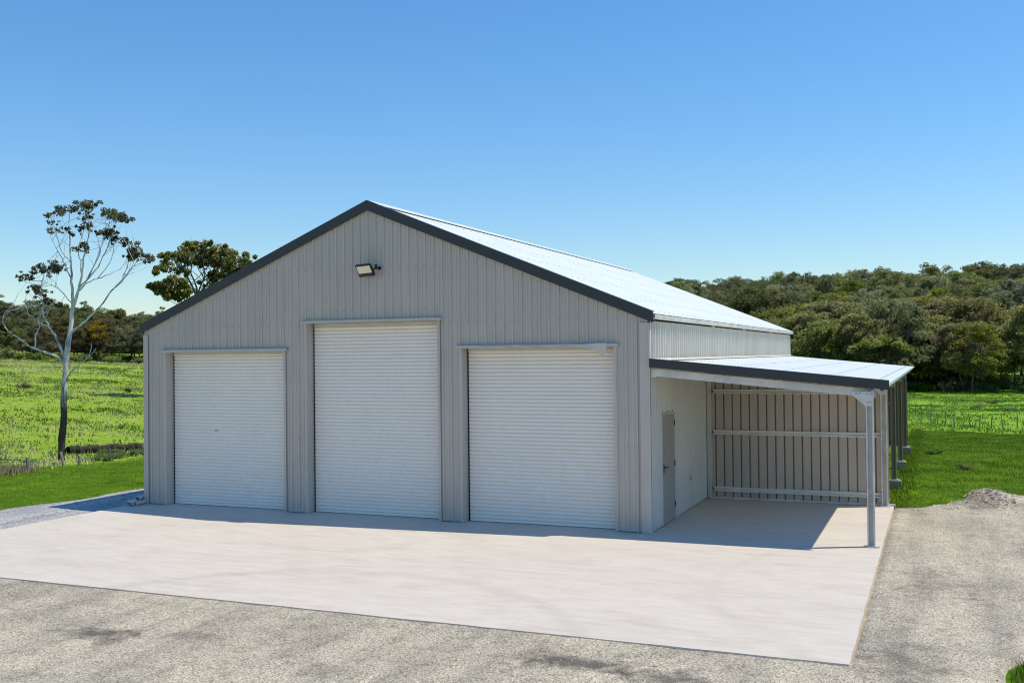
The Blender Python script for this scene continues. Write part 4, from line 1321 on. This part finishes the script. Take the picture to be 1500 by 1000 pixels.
# cut bank behind the lawn: steep shaded face towards the yard
m = MB()
n = 40
prev = None
for i in range(n + 1):
    t = i / n
    x = -24.2 + 1.45 * t + 0.08 * math.sin(i * 1.7); y = 9.6 + 2.9 * t
    z0 = float(tz(x, y)); hgt = 0.27 + 0.02 * math.sin(i * 2.1) + 0.02 * math.sin(i * 0.7)
    nv = Vector((0.894, -0.447, 0))
    P0 = Vector((x, y, 0))
    ring = [P0 + nv * 0.05 + Vector((0, 0, z0 - 0.1)), P0 + nv * 0.10 + Vector((0, 0, z0 + hgt * 0.55)), P0 + nv * 0.06 + Vector((0, 0, z0 + hgt)), P0 - nv * 0.25 + Vector((0, 0, z0 + hgt * 1.02)), P0 - nv * 0.9 + Vector((0, 0, z0 - 0.02))]
    if prev:
        b = len(m.v); m.v += [tuple(q) for q in prev + ring]
        for k in range(4): m.f.append((b + k, b + 5 + k, b + 6 + k, b + k + 1))
    prev = ring
tag(m.build('earth_bank', M['soil'], smooth=True), kind='structure')
WD = [(-21.5, 8.4, 0.35), (-21.7, 9.0, 0.42), (-21.9, 9.5, 0.40), (-22.0, 10.2, 0.45), (-22.0, 10.9, 0.42), (-22.1, 11.6, 0.45), (-22.6, 9.9, 0.5)]
for i, (x, y, s) in enumerate(WD):
    bush(B['weed'], x, y, s * 1.1, i * 1.1, f'green weed clump before the dark earth bank, {ordinal[i]} from the white gum', 'weeds along the earth bank', s * 0.6)
for i, (b, d, s, lb) in enumerate(((-0.846, 77, 0.5, 'dark bush in the left pasture left of the white gum trunk'),
                                   (-0.758, 75, 0.5, 'dark green bush near the shed edge, higher up the left pasture'))):
    x, y = at(b, d); bush(B['dark' if i % 2 == 0 else 'green'], x, y, s, i, lb, None, s * 0.8)
for i, (b, d, s, lb) in enumerate(((0.045, 96, 0.6, 'round shrub in the right paddock near the tree foot'), (0.058, 78, 0.5, 'low shrub at the right edge of the paddock'), (0.034, 84, 0.5, 'small shrub in the middle of the right paddock'), (-0.004, 38, 0.35, 'small leafy weed in the lawn by the lean-to'), (0.02, 33, 0.3, 'small dark weed in the right lawn'))):
    x, y = at(b, d); bush(B['dark' if i % 2 == 0 else 'weed'], x, y, s, i, lb, None, s * 0.6)

# ------------------------------------------------------------------ grass blades and loose stones
def blades(name, x, y, h, wd, cols, seed, label=None, lean=0.5):
    r = np.random.default_rng(seed)
    n = len(x)
    z = tz(x, y)
    a = r.random(n) * 2 * PI
    ca, sa = np.cos(a), np.sin(a)
    la = r.random(n) * 2 * PI
    ln = h * lean * r.random(n)
    hh = h * (0.55 + 0.8 * r.random(n))
    b0 = np.stack([x - ca * wd, y - sa * wd, z - 0.02], 1)
    b1 = np.stack([x + ca * wd, y + sa * wd, z - 0.02], 1)
    tp = np.stack([x + np.cos(la) * ln, y + np.sin(la) * ln, z + hh], 1)
    V = np.stack([b0, b1, tp], 1).reshape(-1, 3)
    col = np.ones((n, 3, 4)); col[:, :, :3] = cols[:, None, :]
    o = link(name, np_mesh(name, V, np.arange(3 * n).reshape(-1, 3), M['blade'], {'Col': ('FLOAT_COLOR', col.reshape(-1, 4))}))
    return tag(o, label, kind='stuff')
def wedge(n, b0, b1, d0, d1, r, power=1.0):
    d = np.sqrt(d0 ** 2 + (d1 ** 2 - d0 ** 2) * r.random(n) ** power)
    b = b0 + (b1 - b0) * r.random(n)
    return CAMX + d * np.sin(b), CAMY + d * np.cos(b), d
def pal(a, b, t, r, var=0.12):
    c = np.array(a)[None] * (1 - t[:, None]) + np.array(b)[None] * t[:, None]
    return np.clip(c * (1 + r.normal(size=(len(t), 1)) * var), 0.003, 1)

r = np.random.default_rng(77)
# left pasture: tussocks of a dozen blades each
def tussocks(n, per, b0, b1, d0, d1, pw, keepf, spread):
    x, y, d = wedge(n, b0, b1, d0, d1, r, pw)
    k = keepf(x, y)
    x, y, d = x[k], y[k], d[k]
    cid = np.repeat(np.arange(len(x)), per)
    sp = spread * (0.5 + r.random(len(x)))
    X_ = x[cid] + r.normal(size=len(cid)) * sp[cid]; Y_ = y[cid] + r.normal(size=len(cid)) * sp[cid]
    return X_, Y_, d[cid], cid, r.normal(size=len(x))[cid]
x, y, d, cid, cr_ = tussocks(11000, 9, -0.95, -0.66, 35, 140, 1.25, lambda x, y: (zone_of(x, y) > 0.5) & (x < -18) & (fbm(x / 7, y / 3.5) + 0.12 * r.normal(size=len(x)) > 0.42), 0.22)
pn = fbm(x / 6.5, y / 3.2)
t = np.clip((pn - 0.40) * 3.0 + 0.22 * cr_ + 0.1, 0, 1)
blades('grass', x, y, 0.06 + 0.10 * np.clip(0.5 + 0.4 * cr_, 0.1, 1), 0.014 + d * 0.0004, pal((0.13, 0.24, 0.012), (0.56, 0.58, 0.22), t, r, 0.08), 1, lean=0.9)
# left lawn
x, y, d = wedge(60000, -0.93, -0.68, 22, 42, r, 0.9)
k = (zone_of(x, y) < 0.6) & (x < path_left(y) - 0.05) & (x > -24) & (y > -14)
x, y, d = x[k], y[k], d[k]
t = np.clip((fbm(x / 0.9, y / 0.9) - 0.3) * 2.2, 0, 1)
blades('grass', x, y, np.full(len(x), 0.04), 0.007, pal((0.09, 0.18, 0.003), (0.24, 0.37, 0.010), t, r), 2)
# right lawn
x, y, d = wedge(130000, -0.06, 0.13, 23, 52, r, 0.9)
k = (zone_of(x, y) < 0.6) & (x > 3.7) & ((y > yard_edge_y(x) - 0.1))
k &= ~((x < 4.02) & (y < 5.1))
x, y, d = x[k], y[k], d[k]
t = np.clip((fbm(x / 1.2 + 4, y / 1.2) - 0.3) * 2.2, 0, 1)
ed = np.exp(-(np.abs(x - 4.0) / 0.25) ** 2) + np.exp(-((y - yard_edge_y(x)) / 0.3) ** 2)
blades('grass', x, y, 0.032 + 0.06 * t * (fbm(x, y) > 0.5) + 0.07 * np.minimum(ed, 1), 0.008, pal((0.09, 0.18, 0.003), (0.27, 0.38, 0.012), t, r), 3)
# grass under the back bays
x = r.uniform(0.2, 4.0, 9000); y = r.uniform(5.2, 19, 9000)
t = r.random(9000) * 0.5
blades('grass', x, y, np.full(9000, 0.05), 0.008, pal((0.08, 0.145, 0.007), (0.2, 0.27, 0.02), t, r), 8)
# right paddock
x, y, d, cid, cr_ = tussocks(9000, 9, -0.12, 0.13, 46, 140, 1.2, lambda x, y: (zone_of(x, y) > 0.5) & (x > -8) & (fbm(x / 4 + 2, y / 6) + 0.12 * r.normal(size=len(x)) > 0.42), 0.2)
pn = fbm(x / 3.5 + 2, y / 5.5)
t = np.clip((pn - 0.40) * 3.0 + 0.22 * cr_ + 0.1, 0, 1)
blades('grass', x, y, 0.06 + 0.10 * np.clip(0.5 + 0.4 * cr_, 0.1, 1), 0.014 + d * 0.0004, pal((0.12, 0.29, 0.008), (0.42, 0.60, 0.09), t, r, 0.08), 4, lean=0.9)
# tuft in the corner of the yard
x = 6.2 + r.normal(size=9000) * 0.30; y = -6.5 + r.normal(size=9000) * 0.42
k = np.hypot((x - 6.2) / 0.62, (y + 6.5) / 0.85) < 1.05
x, y = x[k], y[k]; t = r.random(len(x))
blades('grass', x, y, np.full(len(x), 0.10), 0.006, pal((0.09, 0.18, 0.008), (0.24, 0.36, 0.03), t, r), 5)
# straw tussocks at the left lawn corner
x = -21.4 + r.normal(size=5000) * 0.35; y = 3.6 + r.normal(size=5000) * 0.8; t = r.random(5000)
blades('grass', x, y, np.full(5000, 0.22), 0.010, pal((0.20, 0.19, 0.08), (0.42, 0.38, 0.20), t, r), 6)

def stones(name, x, y, zfun, size, cols, seed):
    r = np.random.default_rng(seed)
    n = len(x)
    base = np.array([(0, 0, 0.75), (0.9, 0, 0.05), (0.28, 0.86, 0), (-0.73, 0.53, 0.1), (-0.73, -0.53, 0), (0.28, -0.86, 0.05)])
    fc = np.array([(0, 1, 2), (0, 2, 3), (0, 3, 4), (0, 4, 5), (0, 5, 1)])
    a = r.random(n) * 2 * PI
    ca, sa = np.cos(a)[:, None], np.sin(a)[:, None]
    jit = base[None] * (1 + r.normal(size=(n, 6, 3)) * 0.25)
    X_ = (jit[:, :, 0] * ca - jit[:, :, 1] * sa * 0.75) * size[:, None] + x[:, None]
    Y_ = (jit[:, :, 0] * sa + jit[:, :, 1] * ca * 0.75) * size[:, None] + y[:, None]
    Z_ = jit[:, :, 2] * size[:, None] + zfun(x, y)[:, None] - size[:, None] * 0.15
    V = np.stack([X_, Y_, Z_], 2).reshape(-1, 3)
    F = (fc[None] + (np.arange(n) * 6)[:, None, None]).reshape(-1, 3)
    col = np.ones((n, 6, 4)); col[:, :, :3] = cols[:, None, :]
    o = link(name, np_mesh(name, V, F, M['stone'], {'Col': ('FLOAT_COLOR', col.reshape(-1, 4))}))
    return tag(o, kind='stuff')
# foreground gravel
x, y, d = wedge(90000, -0.95, 0.16, 7.0, 26, r, 1.3)
k = ~((x > -12.02) & (x < 4.02) & (y > -6.92)) & (x > -14) & (y < np.where(x > 4, yard_edge_y(x) - 0.15, -6.9))
k &= np.hypot((x - 6.2) / 0.62, (y + 6.5) / 0.85) > 1.1
k &= fbm(x / 0.8, y / 0.8) > 0.40 + 0.2 * r.random(len(x))
x, y, d = x[k], y[k], d[k]
sz = 0.004 + 0.009 * r.random(len(x)) ** 2.2 + (r.random(len(x)) > 0.985) * 0.016
t = r.random(len(x)) * np.where(sz > 0.018, 0.35, 1.0)
stones('gravel', x, y, yard_z, sz, pal((0.12, 0.108, 0.09), (0.60, 0.545, 0.45), t ** 0.55, r, 0.15), 21)
x, y, d = wedge(9000, -0.93, -0.72, 20, 36, r, 1.0)
k = (x > path_left(y) + 0.1) & (x < -12.05) & (y > -6.8) & (y < 3)
x, y = x[k], y[k]
stones('gravel', x, y, lambda a, b: 0 * a - 0.04, 0.010 + 0.016 * r.random(len(x)), pal((0.22, 0.225, 0.245), (0.46, 0.47, 0.49), r.random(len(x)), r, 0.1), 22)
# rubble on the heap
x = 5.85 + r.normal(size=900) * 0.42; y = 5.6 + r.normal(size=900) * 0.40
stones('gravel', x, y, yard_z, 0.015 + 0.03 * r.random(900) ** 2, pal((0.17, 0.145, 0.12), (0.50, 0.44, 0.37), r.random(900), r), 23)
